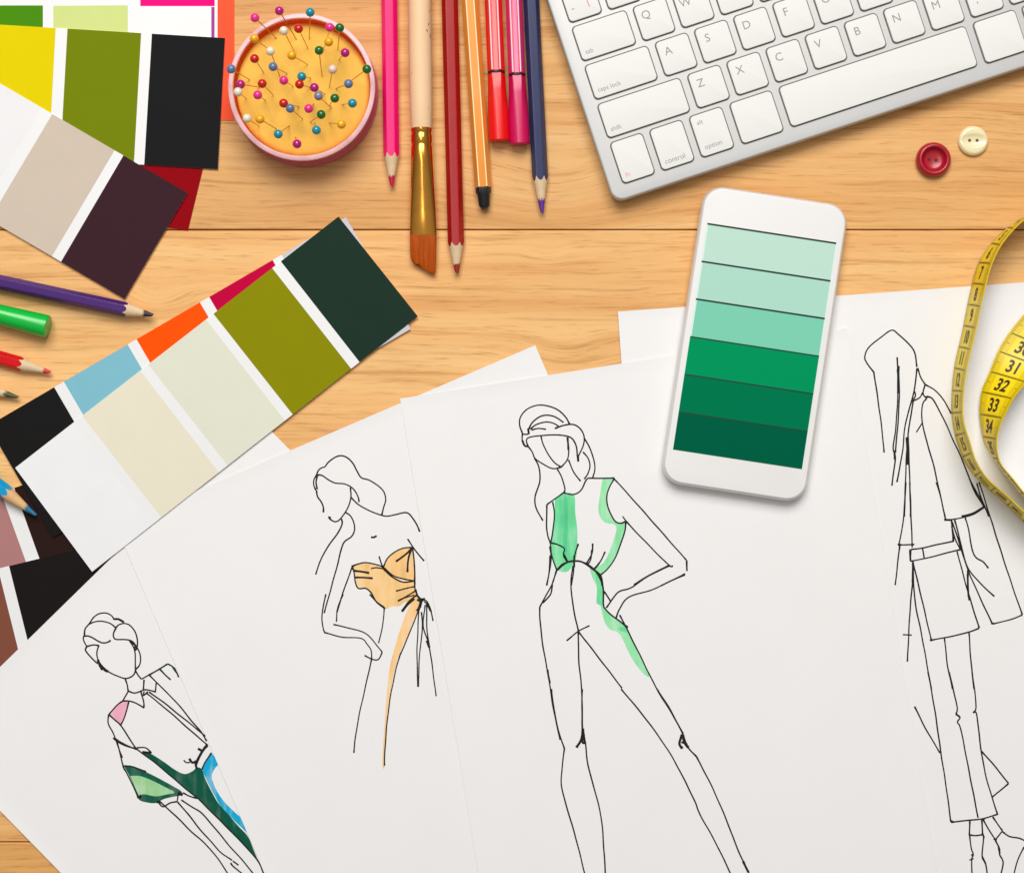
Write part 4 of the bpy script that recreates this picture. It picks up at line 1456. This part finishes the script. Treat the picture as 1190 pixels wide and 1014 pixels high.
def surf_fn(A_, B_):
    mids = [(p_ + q_) / 2 for p_, q_ in zip(A_, B_)]
    cum = [0.0]
    for p_, q_ in zip(mids, mids[1:]):
        cum.append(cum[-1] + (q_ - p_).length)

    def fn(u, v, off=0.0):
        u = min(max(u, 0), cum[-1] - 1e-6)
        lo = 0
        hi = len(cum) - 1
        while hi - lo > 1:
            m2 = (lo + hi) // 2
            if cum[m2] <= u:
                lo = m2
            else:
                hi = m2
        f_ = (u - cum[lo]) / (cum[hi] - cum[lo])
        a_ = A_[lo].lerp(A_[hi], f_)
        b_ = B_[lo].lerp(B_[hi], f_)
        tdir = (mids[hi] - mids[lo]).normalized()
        nrm = (b_ - a_).cross(tdir).normalized()
        return a_.lerp(b_, v) + nrm * off, nrm
    return fn, cum[-1]


def ribbon_mesh(bm, fn, L_, flip):
    nu = int(L_ / 0.0008)
    nv = 12
    th_ = 0.0005
    sg = -1 if flip else 1
    front = [[bm.verts.new(fn(L_ * i / nu, j_ / nv, 0)[0]) for j_ in range(nv + 1)] for i in range(nu + 1)]
    back = [[bm.verts.new(fn(L_ * i / nu, j_ / nv, -th_ * sg)[0]) for j_ in range(nv + 1)] for i in range(nu + 1)]
    for i in range(nu):
        for j_ in range(nv):
            f1 = bm.faces.new((front[i][j_], front[i + 1][j_], front[i + 1][j_ + 1], front[i][j_ + 1]))
            f2 = bm.faces.new((back[i][j_], back[i][j_ + 1], back[i + 1][j_ + 1], back[i + 1][j_]))
            f2.material_index = 1
        for j_ in (0, nv):
            bm.faces.new((front[i][j_], front[i + 1][j_], back[i + 1][j_], back[i][j_]))


def tape_marks(fn, L_, flip, numbers, start, size, rot, rev=False):
    """brighter panels, cell lines, millimetre ticks and numerals on the printed face"""
    sg = -1 if flip else 1
    o1, o2 = 0.00010 * sg, 0.00026 * sg

    def q4(bm, u0, u1, v0, v1, off, n_=8):
        for i in range(n_):
            ua, ub = u0 + (u1 - u0) * i / n_, u0 + (u1 - u0) * (i + 1) / n_
            mv = 6 if n_ > 1 else 3
            for w2 in range(mv):
                va, vb = v0 + (v1 - v0) * w2 / mv, v0 + (v1 - v0) * (w2 + 1) / mv
                bm.faces.new([bm.verts.new(fn(u_, v_, off)[0]) for u_, v_ in ((ua, va), (ub, va), (ub, vb), (ua, vb))])
    u = start
    cell = 0.0100
    k_ = 0
    while u + cell < L_:
        if u > 0:
            q4(bm_l, u, u + 0.00035, 0.04, 0.96, o2, 1)
            q4(bm_m, u + 0.0009, u + cell - 0.0005, 0.22, 0.78, o1)
            for m2 in range(1, 10):
                w_ = 0.09 if m2 != 5 else 0.15
                q4(bm_l, u + cell * m2 / 10, u + cell * m2 / 10 + 0.00014, 0.02, w_, o2, 1)
                q4(bm_l, u + cell * m2 / 10, u + cell * m2 / 10 + 0.00014, 1 - w_, 0.98, o2, 1)
            if k_ < len(numbers) and numbers[k_]:
                def tf_(v, w, h):
                    # rot 0: read across the tape, top of the numeral towards the start
                    xx, yy = v.x, v.y
                    return fn(u + cell * 0.5 - yy, 0.5 + xx * 0.82 / 0.020, o2)[0]
                add_text(bm_l, numbers[k_], size, tf_, 0.00022, 0.0012)
            k_ += 1
        u += cell


fo, Lo = surf_fn(*outer)
fi, Li = surf_fn(*inner)
flip_o = fo(Lo * .5, .5)[1].x > 0
flip_i = fi(Li * .45, .5)[1].z < 0
ribbon_mesh(bm_f, fo, Lo, flip_o)
ribbon_mesh(bm_f, fi, Li, flip_i)
# numerals of the broad strand: 33 belongs at pixel (1152, 468)


def u_at(fn, L_, px, py):
    best = (1e9, 0)
    for i in range(600):
        q_ = fn(L_ * i / 600, 0.5)[0]
        kz = H / (H - q_.z) / S
        x, y = CX + q_.x * kz, CY - q_.y * kz
        d_ = (x - px) ** 2 + (y - py) ** 2
        if d_ < best[0]:
            best = (d_, L_ * i / 600)
    return best[1]


u33 = u_at(fi, Li, 1153, 470)
cnt = int(u33 / 0.01)
tape_marks(fi, Li, flip_i, [str(33 - cnt + i) for i in range(0, 14)], u33 - 0.005 - cnt * 0.01, 0.0086, 0)
u9 = u_at(fo, Lo, 1130, 367)
cnt = int(u9 / 0.01)
tape_marks(fo, Lo, flip_o, [str(9 - cnt + i) if 9 - cnt + i > 0 else '' for i in range(0, 24)], u9 - 0.005 - cnt * 0.01, 0.0086, 0)
bmesh.ops.recalc_face_normals(bm_f, faces=bm_f.faces)
tape = obj('tape_measure', bm_f, [yel, tape_back], origin=P(1150, 430), smooth=50)
tag(tape, 'yellow tape measure with black numerals standing in a loop on the paper', 'tape measure')
obj('number_panels', bm_m, yel_hi, tape)
obj('scale_print', bm_l, tape_ink, tape)

# ------------------------------------------------------------------ buttons
bc = P(1083.6, 186.5)
bm = bmesh.new()
lathe(bm, bc, [(0, .0002), (6.6 * mm, .0002), (7.8 * mm, .9 * mm), (8.15 * mm, 1.9 * mm), (7.9 * mm, 3.0 * mm), (7.3 * mm, 4.0 * mm), (6.6 * mm, 4.5 * mm), (6.1 * mm, 4.5 * mm), (5.6 * mm, 4.1 * mm),
               (5.2 * mm, 3.0 * mm), (4.7 * mm, 2.0 * mm), (3.4 * mm, 1.5 * mm), (0, 1.4 * mm)], 72)
red_btn = obj('button', bm, mat('red_button', (172, 16, 38), 0.3, spec=0.55, coat=0.2), origin=bc, smooth=60)
tag(red_btn, 'dark red dished sewing button below the keyboard', 'button', 'sewing buttons')
for dx, dy in ((-1.9, 0.2), (1.3, -.1)):
    bm = bmesh.new()
    lathe(bm, bc + Vector((dx * mm, dy * mm, 0)), [(0.8 * mm, 1.42 * mm), (0.75 * mm, 1.56 * mm), (0, 1.55 * mm)], 16)
    obj('thread_hole', bm, mat('hole_red', (92, 6, 20), 0.7), red_btn, smooth=40)

wc = P(1130.2, 164.2)
bm = bmesh.new()
nr, na = 14, 64
rings = []


def cream_z(r, an):
    R0 = 6.9
    x, y = r * math.cos(an), r * math.sin(an)
    edge = 2.6 - max(0, (r - 5.4) / 1.5) ** 2 * 1.2
    e_ = (x / 6.2) ** 2 + (y / 3.0) ** 2
    return (edge - 0.9 * max(0.0, 1 - e_) ** 0.6) * mm


rings.append([bm.verts.new(wc + Vector((0, 0, cream_z(0, 0))))])
for i in range(1, nr + 1):
    r = 6.9 * i / nr
    rings.append([bm.verts.new(wc + Vector((r * mm * math.cos(6.2831853 * q_ / na), r * mm * math.sin(6.2831853 * q_ / na), cream_z(r, 6.2831853 * q_ / na)))) for q_ in range(na)])
for r, z in ((6.95, 1.0), (6.2, 0.2)):
    rings.append([bm.verts.new(wc + Vector((r * mm * math.cos(6.2831853 * q_ / na), r * mm * math.sin(6.2831853 * q_ / na), z * mm))) for q_ in range(na)])
for a_, b_ in zip(rings, rings[1:]):
    for q_ in range(na):
        if len(a_) == 1:
            bm.faces.new((a_[0], b_[q_], b_[(q_ + 1) % na]))
        else:
            bm.faces.new((a_[q_], b_[q_], b_[(q_ + 1) % na], a_[(q_ + 1) % na]))
bm.faces.new(rings[-1][::-1])
bmesh.ops.recalc_face_normals(bm, faces=bm.faces)
cream = obj('button', bm, mat('cream_button', (244, 228, 182), 0.22, spec=0.6, coat=0.3, sss=0.1), origin=wc, smooth=50)
tag(cream, 'cream two hole sewing button right of the red one', 'button', 'sewing buttons')
for dx in (-1.85, 1.65):
    bm = bmesh.new()
    lathe(bm, wc + Vector((dx * mm, 0.1 * mm, 0)), [(0.72 * mm, 1.70 * mm), (0.7 * mm, 1.92 * mm), (0, 1.90 * mm)], 16)
    obj('thread_hole', bm, mat('hole_brown', (112, 78, 40), 0.7), cream, smooth=40)
